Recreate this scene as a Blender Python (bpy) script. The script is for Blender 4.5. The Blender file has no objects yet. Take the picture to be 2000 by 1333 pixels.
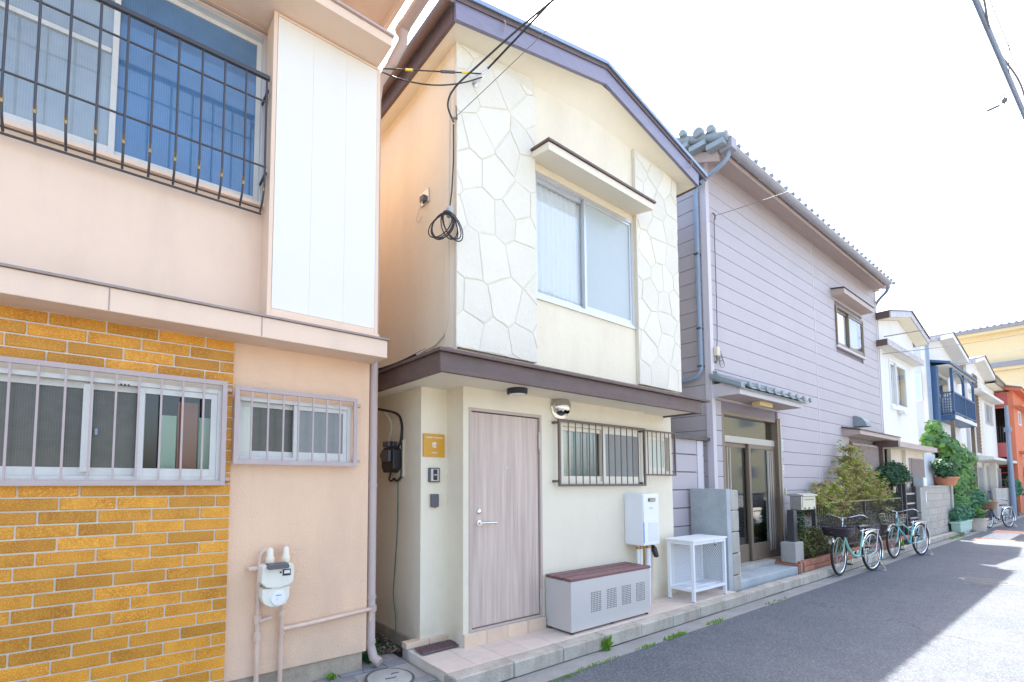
import bpy, bmesh, math, random
import numpy as np
from mathutils import Vector, Matrix, noise
random.seed(7); np.random.seed(7)
SC = bpy.context.scene
COL = SC.collection
R = math.radians

# ------------------------------------------------------------------ camera
CAM_H = 1.60
yaw, pitch, roll = 0.615893, 0.0629557, 0.0026965
fw = Vector((math.sin(yaw)*math.cos(pitch), math.cos(yaw)*math.cos(pitch), math.sin(pitch)))
rt = Vector((math.cos(yaw), -math.sin(yaw), 0)); up = rt.cross(fw)
r2 = math.cos(roll)*rt + math.sin(roll)*up; u2 = -math.sin(roll)*rt + math.cos(roll)*up
cd = bpy.data.cameras.new('camera'); cam = bpy.data.objects.new('camera', cd); COL.objects.link(cam)
m = Matrix((r2, u2, -fw)).transposed().to_4x4(); m.translation = (0, 0, CAM_H); cam.matrix_world = m
cd.sensor_width = 36; cd.sensor_fit = 'HORIZONTAL'; cd.lens = 936.0/2000*36
cd.shift_x = (1000-867.4)/2000; cd.shift_y = (880.8-666.5)/2000
cd.clip_start = 0.05; cd.clip_end = 1500
SC.camera = cam
# ------------------------------------------------------------------ sky, sun, exposure
SUN = Vector((0.42, 0.288, 1.0)).normalized()
el = math.asin(SUN.z); az = math.atan2(SUN.x, SUN.y)
W = bpy.data.worlds.new('World'); SC.world = W; W.use_nodes = True
wn = W.node_tree; bg = wn.nodes['Background']
sky = wn.nodes.new('ShaderNodeTexSky'); sky.sky_type = 'NISHITA'; sky.sun_disc = False
sky.sun_elevation = el; sky.sun_rotation = az
sky.air_density = 1.0; sky.dust_density = 4.0; sky.ozone_density = 0.7; sky.altitude = 0
wn.links.new(sky.outputs[0], bg.inputs[0]); bg.inputs[1].default_value = 0.075
sl = bpy.data.lights.new('sun', 'SUN'); sl.energy = 2.0; sl.angle = R(0.5); sl.color = (1, .95, .87)
so = bpy.data.objects.new('sun', sl); COL.objects.link(so)
so.rotation_euler = SUN.to_track_quat('Z', 'Y').to_euler()
SC.view_settings.view_transform = 'Standard'; SC.view_settings.look = 'None'
SC.view_settings.gamma = 1; SC.view_settings.use_curve_mapping = False
SC.view_settings.exposure = 3.16
try:
    SC.cycles.max_bounces = 8; SC.cycles.diffuse_bounces = 5
except Exception: pass

# ------------------------------------------------------------------ materials
def mat(name, col, rough=.65, var=0., vs=3., col2=None, bump=0., bs=60., metal=0., spec=.5, rnd=0., stretch=None,
        coat=0., dirt=None, dirt_h=None, transl=0., rmix=None, spk=None, bdist=.01, brick=None):
    mt = bpy.data.materials.new(name); mt.use_nodes = True
    n = mt.node_tree.nodes; l = mt.node_tree.links; p = n['Principled BSDF']
    p.inputs['Roughness'].default_value = rough; p.inputs['Metallic'].default_value = metal
    p.inputs['Specular IOR Level'].default_value = spec
    if coat: p.inputs['Coat Weight'].default_value = coat; p.inputs['Coat Roughness'].default_value = .08
    tc = n.new('ShaderNodeTexCoord'); vec = tc.outputs['Object']
    oi = n.new('ShaderNodeObjectInfo')
    if rnd:
        va = n.new('ShaderNodeVectorMath'); va.operation = 'MULTIPLY_ADD'
        l.new(oi.outputs['Random'], va.inputs[0]); va.inputs[1].default_value = (37, 51, 23); l.new(vec, va.inputs[2]); vec = va.outputs[0]
    base = None
    def rgb(c):
        x = n.new('ShaderNodeRGB'); x.outputs[0].default_value = (*c, 1); return x.outputs[0]
    def mix(f, a, b, t='MIX'):
        x = n.new('ShaderNodeMix'); x.data_type = 'RGBA'; x.blend_type = t
        if isinstance(f, (int, float)): x.inputs[0].default_value = f
        else: l.new(f, x.inputs[0])
        l.new(a, x.inputs[6]); l.new(b, x.inputs[7]); return x.outputs[2]
    def nz(scale, det=5, v=None, r=.55):
        x = n.new('ShaderNodeTexNoise'); x.inputs['Scale'].default_value = scale; x.inputs['Detail'].default_value = det
        x.inputs['Roughness'].default_value = r
        l.new(v if v is not None else vec, x.inputs['Vector']); return x.outputs['Fac']
    def ramp(f, a, b):
        x = n.new('ShaderNodeMapRange'); x.inputs[1].default_value = a; x.inputs[2].default_value = b
        l.new(f, x.inputs[0]); return x.outputs[0]
    sv = vec
    if stretch:
        mp = n.new('ShaderNodeMapping'); mp.inputs['Scale'].default_value = stretch; l.new(vec, mp.inputs[0]); sv = mp.outputs[0]
    base = rgb(col)
    if var:
        c2 = col2 if col2 else tuple(c*(1-var) for c in col)
        base = mix(ramp(nz(vs, 6, sv), .35, .68), base, rgb(c2))
        if not col2:
            base = mix(ramp(nz(vs*9, 4, sv), .3, .75), base, mix(.5, base, rgb(tuple(min(1, c*(1+var*.6)) for c in col))))
    if spk:                      # speckle (scale, colour, lo, hi)
        base = mix(ramp(nz(spk[0], 3, None, .6), spk[2], spk[3]), base, rgb(spk[1]))
    if rnd:
        hv = n.new('ShaderNodeHueSaturation'); mr = n.new('ShaderNodeMapRange')
        mr.inputs[3].default_value = 1-rnd; mr.inputs[4].default_value = 1+rnd
        l.new(oi.outputs['Random'], mr.inputs[0]); l.new(mr.outputs[0], hv.inputs['Value']); l.new(base, hv.inputs['Color']); base = hv.outputs[0]
    if dirt:                     # streaky weathering (colour, amount, scale)
        mp = n.new('ShaderNodeMapping'); mp.inputs['Scale'].default_value = (1, 1, .25); l.new(tc.outputs['Object'], mp.inputs[0])
        f = ramp(nz(dirt[2], 7, mp.outputs[0], .65), .48, .8)
        mu = n.new('ShaderNodeMath'); mu.operation = 'MULTIPLY'; l.new(f, mu.inputs[0]); mu.inputs[1].default_value = dirt[1]
        base = mix(mu.outputs[0], base, rgb(dirt[0]))
    if dirt_h:                   # splash stain rising from the ground (colour, local z0, z1, amount)
        sx = n.new('ShaderNodeSeparateXYZ'); l.new(tc.outputs['Object'], sx.inputs[0])
        mr = n.new('ShaderNodeMapRange'); mr.inputs[1].default_value = dirt_h[1]; mr.inputs[2].default_value = dirt_h[2]
        mr.inputs[3].default_value = dirt_h[3]; mr.inputs[4].default_value = 0; l.new(sx.outputs[2], mr.inputs[0])
        mu = n.new('ShaderNodeMath'); mu.operation = 'MULTIPLY'; l.new(mr.outputs[0], mu.inputs[0]); l.new(ramp(nz(6, 6), .3, .6), mu.inputs[1])
        base = mix(mu.outputs[0], base, rgb(dirt_h[0]))
    l.new(base, p.inputs['Base Color'])
    if rmix:
        l.new(ramp(nz(rmix[0], 4), .3, .7), (mm := n.new('ShaderNodeMapRange')).inputs[0])
        mm.inputs[3].default_value = rmix[1]; mm.inputs[4].default_value = rmix[2]; l.new(mm.outputs[0], p.inputs['Roughness'])
    if bump:
        b = n.new('ShaderNodeBump'); b.inputs['Strength'].default_value = bump; b.inputs['Distance'].default_value = bdist
        l.new(nz(bs, 4, sv if stretch else None), b.inputs['Height']); l.new(b.outputs[0], p.inputs['Normal'])
    if transl:
        t = n.new('ShaderNodeBsdfTranslucent'); l.new(base, t.inputs[0]); ms = n.new('ShaderNodeMixShader'); ms.inputs[0].default_value = transl
        out = n['Material Output']; l.new(p.outputs[0], ms.inputs[1]); l.new(t.outputs[0], ms.inputs[2]); l.new(ms.outputs[0], out.inputs[0])
    return mt

def leafmat(name, cols, transl=.3, rough=.5):
    mt = bpy.data.materials.new(name); mt.use_nodes = True
    n = mt.node_tree.nodes; l = mt.node_tree.links; p = n['Principled BSDF']; p.inputs['Roughness'].default_value = rough
    g = n.new('ShaderNodeNewGeometry'); cr = n.new('ShaderNodeValToRGB'); e = cr.color_ramp.elements
    cr.color_ramp.interpolation = 'LINEAR'
    while len(e) < len(cols): e.new(.5)
    for i, c in enumerate(cols): e[i].position = i/(len(cols)-1); e[i].color = (*c, 1)
    l.new(g.outputs['Random Per Island'], cr.inputs[0]); l.new(cr.outputs[0], p.inputs['Base Color'])
    t = n.new('ShaderNodeBsdfTranslucent'); l.new(cr.outputs[0], t.inputs[0]); ms = n.new('ShaderNodeMixShader'); ms.inputs[0].default_value = transl
    l.new(p.outputs[0], ms.inputs[1]); l.new(t.outputs[0], ms.inputs[2]); l.new(ms.outputs[0], n['Material Output'].inputs[0])
    return mt

def glass(name, tint=(.75, .85, .88), gl=.18, rough=.02):
    mt = bpy.data.materials.new(name); mt.use_nodes = True
    n = mt.node_tree.nodes; l = mt.node_tree.links; n.remove(n['Principled BSDF'])
    tr = n.new('ShaderNodeBsdfTransparent'); tr.inputs[0].default_value = (*tint, 1)
    g = n.new('ShaderNodeBsdfGlossy'); g.inputs['Roughness'].default_value = rough
    lw = n.new('ShaderNodeLayerWeight'); lw.inputs[0].default_value = .35
    mr = n.new('ShaderNodeMapRange'); mr.inputs[3].default_value = gl; mr.inputs[4].default_value = .9; l.new(lw.outputs['Fresnel'], mr.inputs[0])
    ms = n.new('ShaderNodeMixShader'); l.new(mr.outputs[0], ms.inputs[0]); l.new(tr.outputs[0], ms.inputs[1]); l.new(g.outputs[0], ms.inputs[2])
    l.new(ms.outputs[0], n['Material Output'].inputs[0]); return mt

def wired(name, col, rough=.18, scale=110, amt=.5, spec=.6, bmp=.15, var=.0, vs=2):
    """frosted safety glass with a wire grid inside"""
    mt = mat(name, col, rough, var=var, vs=vs, spec=spec)
    n = mt.node_tree.nodes; l = mt.node_tree.links; p = n['Principled BSDF']
    tc = n.new('ShaderNodeTexCoord'); sx = n.new('ShaderNodeSeparateXYZ'); l.new(tc.outputs['Object'], sx.inputs[0])
    outs = []
    for i in (0, 2):
        a = n.new('ShaderNodeMath'); a.operation = 'MULTIPLY'; a.inputs[1].default_value = scale; l.new(sx.outputs[i], a.inputs[0])
        f = n.new('ShaderNodeMath'); f.operation = 'FRACT'; l.new(a.outputs[0], f.inputs[0])
        c = n.new('ShaderNodeMath'); c.operation = 'LESS_THAN'; c.inputs[1].default_value = .22; l.new(f.outputs[0], c.inputs[0]); outs.append(c.outputs[0])
    mx = n.new('ShaderNodeMath'); mx.operation = 'MAXIMUM'; l.new(outs[0], mx.inputs[0]); l.new(outs[1], mx.inputs[1])
    ml = n.new('ShaderNodeMath'); ml.operation = 'MULTIPLY'; ml.inputs[1].default_value = amt; l.new(mx.outputs[0], ml.inputs[0])
    src = p.inputs['Base Color'].links[0].from_socket
    x = n.new('ShaderNodeMix'); x.data_type = 'RGBA'; l.new(ml.outputs[0], x.inputs[0]); l.new(src, x.inputs[6])
    x.inputs[7].default_value = (*[min(1, c*1.6+.08) for c in col], 1); l.new(x.outputs[2], p.inputs['Base Color'])
    b = n.new('ShaderNodeBump'); b.inputs['Strength'].default_value = bmp; b.inputs['Distance'].default_value = .002
    l.new(mx.outputs[0], b.inputs['Height']); l.new(b.outputs[0], p.inputs['Normal']); return mt

def asphalt_mat(name):
    """worn asphalt: pale aggregate in dark binder, patch tone changes, hairline cracks"""
    mt = bpy.data.materials.new(name); mt.use_nodes = True
    n = mt.node_tree.nodes; l = mt.node_tree.links; p = n['Principled BSDF']; p.inputs['Roughness'].default_value = .88
    tc = n.new('ShaderNodeTexCoord').outputs['Object']
    def N(t, **k):
        x = n.new(t)
        for a, b in k.items(): setattr(x, a, b)
        return x
    def noise_(s, d=4):
        x = N('ShaderNodeTexNoise'); x.inputs['Scale'].default_value = s; x.inputs['Detail'].default_value = d; l.new(tc, x.inputs[0]); return x.outputs[0]
    def rng(f, a, b, c=0, e=1):
        x = N('ShaderNodeMapRange'); l.new(f, x.inputs[0])
        for i, q in enumerate((a, b, c, e)): x.inputs[i+1].default_value = q
        return x.outputs[0]
    def mixc(f, a, b):
        x = N('ShaderNodeMix', data_type='RGBA'); l.new(f, x.inputs[0])
        for i, q in ((6, a), (7, b)):
            if isinstance(q, tuple): x.inputs[i].default_value = (*q, 1)
            else: l.new(q, x.inputs[i])
        return x.outputs[2]
    vo = N('ShaderNodeTexVoronoi'); vo.inputs['Scale'].default_value = 120; l.new(tc, vo.inputs[0])
    sx = N('ShaderNodeSeparateColor'); l.new(vo.outputs['Color'], sx.inputs[0])
    base = mixc(rng(noise_(.7, 5), .35, .68), (.076, .091, .110), (.106, .117, .134))
    base = mixc(rng(noise_(5, 5), .4, .75, 0, .5), base, (.055, .065, .080))
    base = mixc(rng(sx.outputs[0], .62, 1.0, 0, .6), base, (.25, .26, .28))
    base = mixc(rng(sx.outputs[1], .7, 1.0, 0, .7), base, (.045, .046, .05))
    v2 = N('ShaderNodeTexVoronoi', feature='DISTANCE_TO_EDGE'); v2.inputs['Scale'].default_value = .55
    wv = N('ShaderNodeVectorMath', operation='MULTIPLY_ADD'); nn = N('ShaderNodeTexNoise'); nn.inputs['Scale'].default_value = 3; l.new(tc, nn.inputs[0])
    l.new(nn.outputs[1], wv.inputs[0]); wv.inputs[1].default_value = (.5, .5, .5); l.new(tc, wv.inputs[2]); l.new(wv.outputs[0], v2.inputs[0])
    cr = N('ShaderNodeMath', operation='MULTIPLY'); l.new(rng(v2.outputs[0], .0, .006, 1, 0), cr.inputs[0]); l.new(rng(noise_(.45, 2), .52, .6), cr.inputs[1])
    base = mixc(cr.outputs[0], base, (.035, .035, .037)); l.new(base, p.inputs['Base Color'])
    b = N('ShaderNodeBump'); b.inputs['Strength'].default_value = .8; b.inputs['Distance'].default_value = .006; l.new(vo.outputs['Distance'], b.inputs['Height']); l.new(b.outputs[0], p.inputs['Normal'])
    return mt
MT = {}
def D(k, *a, **kw): MT[k] = mat(k, *a, **kw)
D('peach_stucco', (.79, .545, .365), .8, var=.07, vs=1.2, bump=.55, bs=60, dirt=((.5, .35, .26), .4, 1.8), dirt_h=((.42, .36, .28), -.05, .5, .45))
D('peach_smooth', (.76, .575, .43), .7, var=.05, vs=1.5, bump=.1, bs=140, dirt=((.5, .37, .29), .38, 2.2))
D('cream_stucco', (.785, .71, .55), .8, var=.06, vs=1.0, bump=.45, bs=70, dirt=((.58, .49, .35), .4, 1.5), dirt_h=((.5, .4, .28), -.1, .45, .5))
D('cream_stone', (.735, .695, .585), .8, var=.07, vs=2.2, bump=.5, bs=30, rnd=.04)
D('stone_joint', (.70, .65, .53), .85, var=.1, vs=5, bump=.3, bs=120)
D('cream_trim', (.775, .71, .57), .65, var=.05, vs=1.3, bump=.12, bs=120)
D('white_panel', (.745, .715, .64), .6, var=.03, vs=2, bump=.15, bs=180)
D('white_paint', (.80, .80, .78), .45, var=.05, vs=4)
D('white_metal', (.80, .81, .82), .35, var=.03, vs=5, spec=.5)
D('brown_fascia', (.125, .08, .068), .5, var=.25, vs=3, stretch=(.6, 2, 8), bump=.12, bs=20, rmix=(12, .42, .6))
D('barge_sky_sheen', (.19, .18, .25), .35, var=.15, vs=3, stretch=(2, 2, 8), bump=.1, bs=20)  # lavender sky reflection on the brown barge boards is put into this colour
D('dark_flashing', (.09, .08, .085), .35, var=.2, vs=3, metal=.3)
D('blue_flashing', (.20, .27, .36), .35, metal=.5)
D('grey_flashing', (.34, .27, .24), .55, var=.3, vs=5)
D('brass', (.40, .27, .12), .4, metal=.8)
D('black_iron', (.06, .058, .062), .4, metal=.2)
D('mauve_iron', (.46, .37, .35), .55, var=.1, vs=8)
D('brown_iron', (.14, .095, .075), .5, var=.15, vs=8)
D('aluminium', (.62, .63, .64), .35, metal=.6, var=.06, vs=6)
D('frame_white', (.62, .61, .565), .45, var=.1, vs=6, dirt=((.4, .36, .3), .3, 9))
D('pvc_mauve', (.47, .37, .33), .45, var=.06, vs=3)
D('pipe_peach', (.70, .52, .40), .5, var=.15, vs=8, dirt=((.35, .2, .12), .35, 14))
D('pipe_cream', (.78, .70, .55), .45)
D('grout', (.68, .62, .51), .85, var=.08, vs=10, bump=.2, bs=150)
D('glazed_tile', (.62, .265, .026), .34, var=.5, vs=5, col2=(.45, .165, .013), bump=.5, bs=170, rnd=.2, spk=(130, (.74, .38, .055), .47, .66), spec=.3, bdist=.006)
D('concrete', (.40, .38, .34), .85, var=.22, vs=3, bump=.4, bs=70, dirt=((.22, .2, .16), .4, 3))
D('foundation_stain', (.42, .345, .255), .9, var=.3, vs=5, bump=.6, bs=50, dirt=((.16, .12, .08), .6, 4))
D('concrete_pale', (.47, .43, .36), .9, var=.3, vs=5, bump=.6, bs=60, rnd=.06, dirt=((.22, .17, .10), .7, 6), spk=(90, (.3, .27, .22), .55, .7))
D('concrete_smooth', (.41, .45, .46), .7, var=.25, vs=3.2, bump=.12, bs=40, dirt=((.22, .24, .24), .5, 2.5))
D('terrace_tile', (.66, .54, .45), .55, var=.1, vs=6, bump=.12, bs=90, rnd=.05, dirt=((.42, .34, .28), .3, 4))
D('step_tile', (.70, .52, .37), .55, var=.12, vs=7, rnd=.06, bump=.12, bs=90)
MT['asphalt'] = asphalt_mat('asphalt')
D('gutter_concrete', (.30, .295, .28), .9, var=.25, vs=4, bump=.6, bs=110, spk=(120, (.16, .155, .14), .55, .75))
D('paver', (.25, .24, .24), .8, var=.2, vs=6, bump=.3, bs=90, rnd=.14)
D('soil', (.10, .075, .055), .95, var=.4, vs=7, bump=1, bs=40, bdist=.03)
D('ground', (.22, .21, .19), .95, var=.2, vs=.5)
D('grey_siding', (.455, .415, .43), .55, var=.06, vs=1.5, bump=.22, bs=75, rnd=.012, dirt=((.34, .28, .31), .2, 1.2))
D('siding_gap', (.24, .21, .24), .8)
D('siding_trim', (.60, .555, .575), .5, var=.05, vs=3)
D('mauve_wood', (.47, .375, .335), .6, var=.15, vs=3, stretch=(.5, 2, 6), bump=.1, bs=30)
D('roof_tile_blue', (.28, .33, .345), .45, var=.2, vs=8, rnd=.12, bump=.1, bs=50)
D('gutter_grey', (.30, .30, .33), .45, var=.12, vs=5)
D('pipe_blue', (.25, .32, .42), .4, var=.1, vs=4)
D('bronze', (.23, .175, .125), .4, metal=.35, var=.15, vs=6, stretch=(3, 3, .4))
D('bronze_light', (.50, .47, .42), .4, metal=.4)
D('door_laminate', (.62, .495, .415), .45, var=.3, vs=3.2, stretch=(9, 9, .35), col2=(.46, .35, .29), bump=.04, bs=9)
D('door_frame', (.50, .40, .34), .45, var=.04, vs=4)
D('steel', (.62, .63, .64), .25, metal=.9)
D('chrome', (.75, .75, .76), .15, metal=1)
D('stainless', (.60, .58, .54), .17, metal=1, var=.1, vs=10)
D('bench_metal', (.60, .575, .54), .42, metal=.25, var=.03, vs=3, bump=.03, bs=200)
D('bench_slat', (.19, .085, .085), .5, var=.3, vs=5, stretch=(.5, 6, 6), bump=.15, bs=12, rnd=.12)
D('black_plastic', (.022, .022, .025), .4)
D('grey_plastic', (.10, .10, .11), .45)
D('ochre_sign', (.62, .31, .025), .4, var=.04, vs=6)
D('ivory', (.66, .60, .44), .5)
D('meter_ivory', (.76, .73, .62), .45, var=.05, vs=9, dirt=((.5, .45, .33), .3, 12))
D('lamp_yellow', (.72, .56, .27), .5)
D('black_cable', (.02, .02, .022), .5)
D('grey_cable', (.16, .155, .15), .6)
D('ivory_cable', (.58, .54, .44), .5)
D('green_wire', (.03, .16, .11), .5)
D('yellow_tube', (.80, .56, .02), .45)
D('rubber', (.018, .018, .02), .7)
D('bike_mint', (.28, .58, .47), .28, coat=.5)
D('bike_turq', (.16, .53, .53), .28, coat=.5)
D('bike_navy', (.03, .045, .16), .28, coat=.5)
D('wicker', (.36, .19, .09), .7, var=.3, vs=30, bump=.6, bs=60)
D('dark_wicker', (.035, .025, .028), .6, var=.2, vs=30, bump=.5, bs=60)
D('brick_red', (.36, .15, .09), .85, var=.3, vs=12, rnd=.25, bump=.4, bs=60)
D('block_grey', (.44, .415, .365), .9, var=.15, vs=4, bump=.5, bs=90, rnd=.07, dirt=((.27, .23, .17), .5, 2.2))
D('bark', (.16, .11, .075), .9, var=.3, vs=15, bump=.8, bs=40)
D('stem_tan', (.33, .21, .11), .8, var=.3, vs=20)
D('terracotta', (.56, .23, .13), .8, var=.15, vs=8)
D('planter_green', (.40, .60, .50), .5, var=.08, vs=5)
D('pot_grey', (.55, .48, .40), .7, var=.2, vs=6)
D('pot_blue', (.05, .34, .50), .4)
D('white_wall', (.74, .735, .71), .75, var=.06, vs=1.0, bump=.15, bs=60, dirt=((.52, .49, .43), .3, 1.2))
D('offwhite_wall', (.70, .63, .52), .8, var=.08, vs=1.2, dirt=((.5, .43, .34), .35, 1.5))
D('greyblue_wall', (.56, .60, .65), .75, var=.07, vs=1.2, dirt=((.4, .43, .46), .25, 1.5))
D('soffit_cream', (.77, .71, .565), .75, var=.05, vs=1.5)
D('soffit_white', (.68, .66, .60), .75, var=.08, vs=1.5)
D('pale_fascia', (.55, .54, .55), .5, var=.4, vs=14, col2=(.30, .27, .28))
D('blue_steel', (.04, .105, .22), .4, var=.1, vs=4)
D('blue_panel', (.30, .40, .50), .4)
D('dark_brick', (.17, .12, .09), .85, var=.3, vs=14, bump=.4, bs=60, rnd=.25)
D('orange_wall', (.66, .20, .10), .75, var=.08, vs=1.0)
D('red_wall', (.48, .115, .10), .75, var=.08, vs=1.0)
D('yellow_wall', (.80, .66, .40), .8, var=.05, vs=.4, bump=.1, bs=20)
D('dark_room', (.02, .02, .022), .9)
D('pole_grey', (.24, .30, .40), .5, metal=.3, var=.1, vs=4)
D('road_paint', (.52, .50, .48), .8, var=.35, vs=9, col2=(.30, .29, .29))
D('road_orange', (.60, .30, .20), .85, var=.35, vs=10)
D('iron_cover', (.16, .165, .17), .55, metal=.5, var=.2, vs=20, bump=.6, bs=60)
D('cover_concrete', (.42, .41, .37), .85, var=.25, vs=9, bump=.4, bs=90)
D('cover_rim', (.10, .10, .10), .6)
D('mat_brown', (.20, .12, .115), .8, var=.4, vs=40, bump=.8, bs=90)
D('curtain', (.88, .91, .92), .8, var=.04, vs=4)
D('curtain_mint', (.66, .84, .72), .85, transl=.2)
D('curtain_red', (.42, .15, .11), .85)
D('frost_green', (.42, .47, .46), .28, spec=.6, var=.06, vs=1.2)
D('frost_teal', (.30, .38, .36), .5, var=.25, vs=3)
D('frost_dark', (.24, .25, .24), .28, spec=.55, var=.12, vs=4)
D('print_black', (.03, .03, .03), .6)
D('print_white', (.85, .85, .82), .6)
D('print_blue', (.08, .22, .55), .5)
D('clear_box', (.70, .71, .68), .3)
D('cloth_dark', (.30, .25, .25), .8)
D('cloth_pale', (.66, .66, .66), .8)
D('stain_faint', (.30, .28, .25), .9)
MT['wire_blue'] = wired('wire_blue', (.075, .17, .31), .05, 70, .2, 1.0, .05, .35, 1.0)
MT['wire_pale'] = wired('wire_pale', (.27, .32, .345), .06, 70, .14, .9, .05, .25, 1.0)
MT['wire_dark'] = wired('wire_dark', (.10, .098, .08), .24, 75, .16, .5, .15, .4, 2)
MT['wire_cream'] = wired('wire_cream', (.55, .58, .48), .3, 75, .35, .5, .2)
MT['wire_clear'] = glass('wire_clear', (.82, .88, .84), .05, .1)
MT['glass'] = glass('glass', (.97, .99, 1.0), .12)
MT['glass_dark'] = glass('glass_dark', (.42, .50, .50), .22, .03)
MT['glass_door'] = glass('glass_door', (.50, .58, .56), .25, .06)
MT['leaf_nandina'] = leafmat('leaf_nandina', [(.17, .28, .04), (.32, .46, .05), (.46, .48, .08), (.24, .36, .06), (.52, .31, .14), (.50, .24, .17), (.37, .47, .08), (.50, .27, .2), (.28, .40, .07)])
MT['leaf_dark'] = leafmat('leaf_dark', [(.02, .075, .03), (.035, .11, .045), (.05, .14, .055), (.03, .085, .03)])
MT['leaf_azalea'] = leafmat('leaf_azalea', [(.07, .12, .025), (.13, .17, .04), (.21, .13, .08), (.17, .20, .04), (.05, .09, .025)])
MT['leaf_vine'] = leafmat('leaf_vine', [(.045, .14, .025), (.10, .24, .035), (.20, .36, .05), (.05, .17, .04), (.09, .21, .09), (.15, .30, .04)])
MT['leaf_blue'] = leafmat('leaf_blue', [(.06, .20, .12), (.10, .27, .15), (.05, .16, .07)])
MT['weed'] = leafmat('weed', [(.12, .27, .03), (.24, .42, .05), (.16, .33, .04)])
MT['litter'] = leafmat('litter', [(.16, .10, .06), (.24, .17, .10), (.30, .27, .2), (.10, .06, .04)], 0)

# ------------------------------------------------------------------ mesh helpers
OFF = {}
class MB:
    def __init__(s): s.v = []; s.f = []
    def add(s, vs, fs):
        o = len(s.v); s.v += [tuple(p) for p in vs]; s.f += [tuple(i+o for i in f) for f in fs]; return s
    def box(s, x0, x1, y0, y1, z0, z1):
        return s.hexa([(x0, y0, z0), (x1, y0, z0), (x1, y1, z0), (x0, y1, z0), (x0, y0, z1), (x1, y0, z1), (x1, y1, z1), (x0, y1, z1)])
    def hexa(s, p): return s.add(p, [(3, 2, 1, 0), (4, 5, 6, 7), (0, 1, 5, 4), (1, 2, 6, 5), (2, 3, 7, 6), (3, 0, 4, 7)])
    def quad(s, *p): return s.add(p, [tuple(range(len(p)))])
    def prism(s, poly, pl, d0, d1):
        def P(a, b, d): return (a, d, b) if pl == 'xz' else ((d, a, b) if pl == 'yz' else (a, b, d))
        n = len(poly); v = [P(a, b, d0) for a, b in poly]+[P(a, b, d1) for a, b in poly]
        f = [tuple(range(n-1, -1, -1)), tuple(range(n, 2*n))]+[(i, (i+1) % n, (i+1) % n+n, i+n) for i in range(n)]
        return s.add(v, f)
    def tube(s, pts, r, n=8, closed=False, r1=None):
        pts = [Vector(p) for p in pts]; N = len(pts); rings = []; u = None
        for i, p in enumerate(pts):
            a = pts[(i-1) % N] if (closed or i > 0) else p; b = pts[(i+1) % N] if (closed or i < N-1) else p
            t = (b-a); t = t.normalized() if t.length > 1e-9 else Vector((0, 0, 1))
            if u is None: u = t.orthogonal().normalized()
            else:
                u = u - t*u.dot(t); u = u.normalized() if u.length > 1e-6 else t.orthogonal().normalized()
            w = t.cross(u); rr = r if r1 is None else r+(r1-r)*i/max(1, N-1)
            rings.append([p+(u*math.cos(2*math.pi*k/n)+w*math.sin(2*math.pi*k/n))*rr for k in range(n)])
        v = [q for g in rings for q in g]; f = []
        for i in range(N if closed else N-1):
            j = (i+1) % N
            for k in range(n): f.append((i*n+k, i*n+(k+1) % n, j*n+(k+1) % n, j*n+k))
        if not closed: f += [tuple(range(n-1, -1, -1)), tuple((N-1)*n+k for k in range(n))]
        return s.add(v, f)
    def cyl(s, a, b, r, n=12, r1=None): return s.tube([a, b], r, n, r1=r1)
    def lathe(s, prof, c=(0, 0, 0), ax='z', n=20):
        v = []; f = []
        for r, h in prof:
            for k in range(n):
                a = 2*math.pi*k/n; x, y = r*math.cos(a), r*math.sin(a)
                q = (x, y, h) if ax == 'z' else ((x, -h, y) if ax == 'y' else (h, x, y))
                v.append((c[0]+q[0], c[1]+q[1], c[2]+q[2]))
        for i in range(len(prof)-1):
            for k in range(n): f.append((i*n+k, i*n+(k+1) % n, (i+1)*n+(k+1) % n, (i+1)*n+k))
        f += [tuple(range(n-1, -1, -1)), tuple((len(prof)-1)*n+k for k in range(n))]
        return s.add(v, f)
    def build(s, name, mt, parent=None, bevel=0, smooth=False, off=None, kind=None, label=None):
        o0 = OFF.get(parent.name, (0, 0, 0)) if parent else (0, 0, 0)
        if off is not None: o0 = off
        me = bpy.data.meshes.new(name)
        me.from_pydata([(a-o0[0], b-o0[1], c-o0[2]) for a, b, c in s.v], [], s.f); me.update()
        bm = bmesh.new(); bm.from_mesh(me); bmesh.ops.recalc_face_normals(bm, faces=bm.faces)
        if bevel:
            ed = [e for e in bm.edges if len(e.link_faces) == 2 and e.calc_face_angle(0) > .6]
            bmesh.ops.bevel(bm, geom=ed, offset=bevel, segments=2, affect='EDGES', profile=.6, clamp_overlap=True)
        bm.to_mesh(me); bm.free()
        me.materials.append(MT[mt] if isinstance(mt, str) else mt)
        if smooth:
            me.polygons.foreach_set('use_smooth', [True]*len(me.polygons))
            try: me.set_sharp_from_angle(angle=R(40))
            except Exception: pass
        o = bpy.data.objects.new(name, me); COL.objects.link(o)
        if parent: o.parent = parent
        OFF[o.name] = o0
        if kind: o['kind'] = kind
        if label: o['label'] = label
        return o
def B(*a): return MB().box(*a)
def thing(name, loc, label, cat, group=None, rz=0):
    o = bpy.data.objects.new(name, None); COL.objects.link(o); o.location = loc; o.rotation_euler.z = rz
    o['label'] = label; o['category'] = cat; OFF[o.name] = tuple(loc) if not rz else (0, 0, 0)
    if group: o['group'] = group
    o.empty_display_size = .2
    return o
def single(name, mb, mt, loc, label, cat, group=None, **kw):
    o = mb.build(name, mt, None, off=loc, **kw); o.location = loc; o['label'] = label; o['category'] = cat
    if group: o['group'] = group
    return o
def struct(name, mb, mt, parent=None, **kw): 
    o = mb.build(name, mt, parent, **kw)
    if not parent: o['kind'] = 'structure'
    return o
PC = {}
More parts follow.
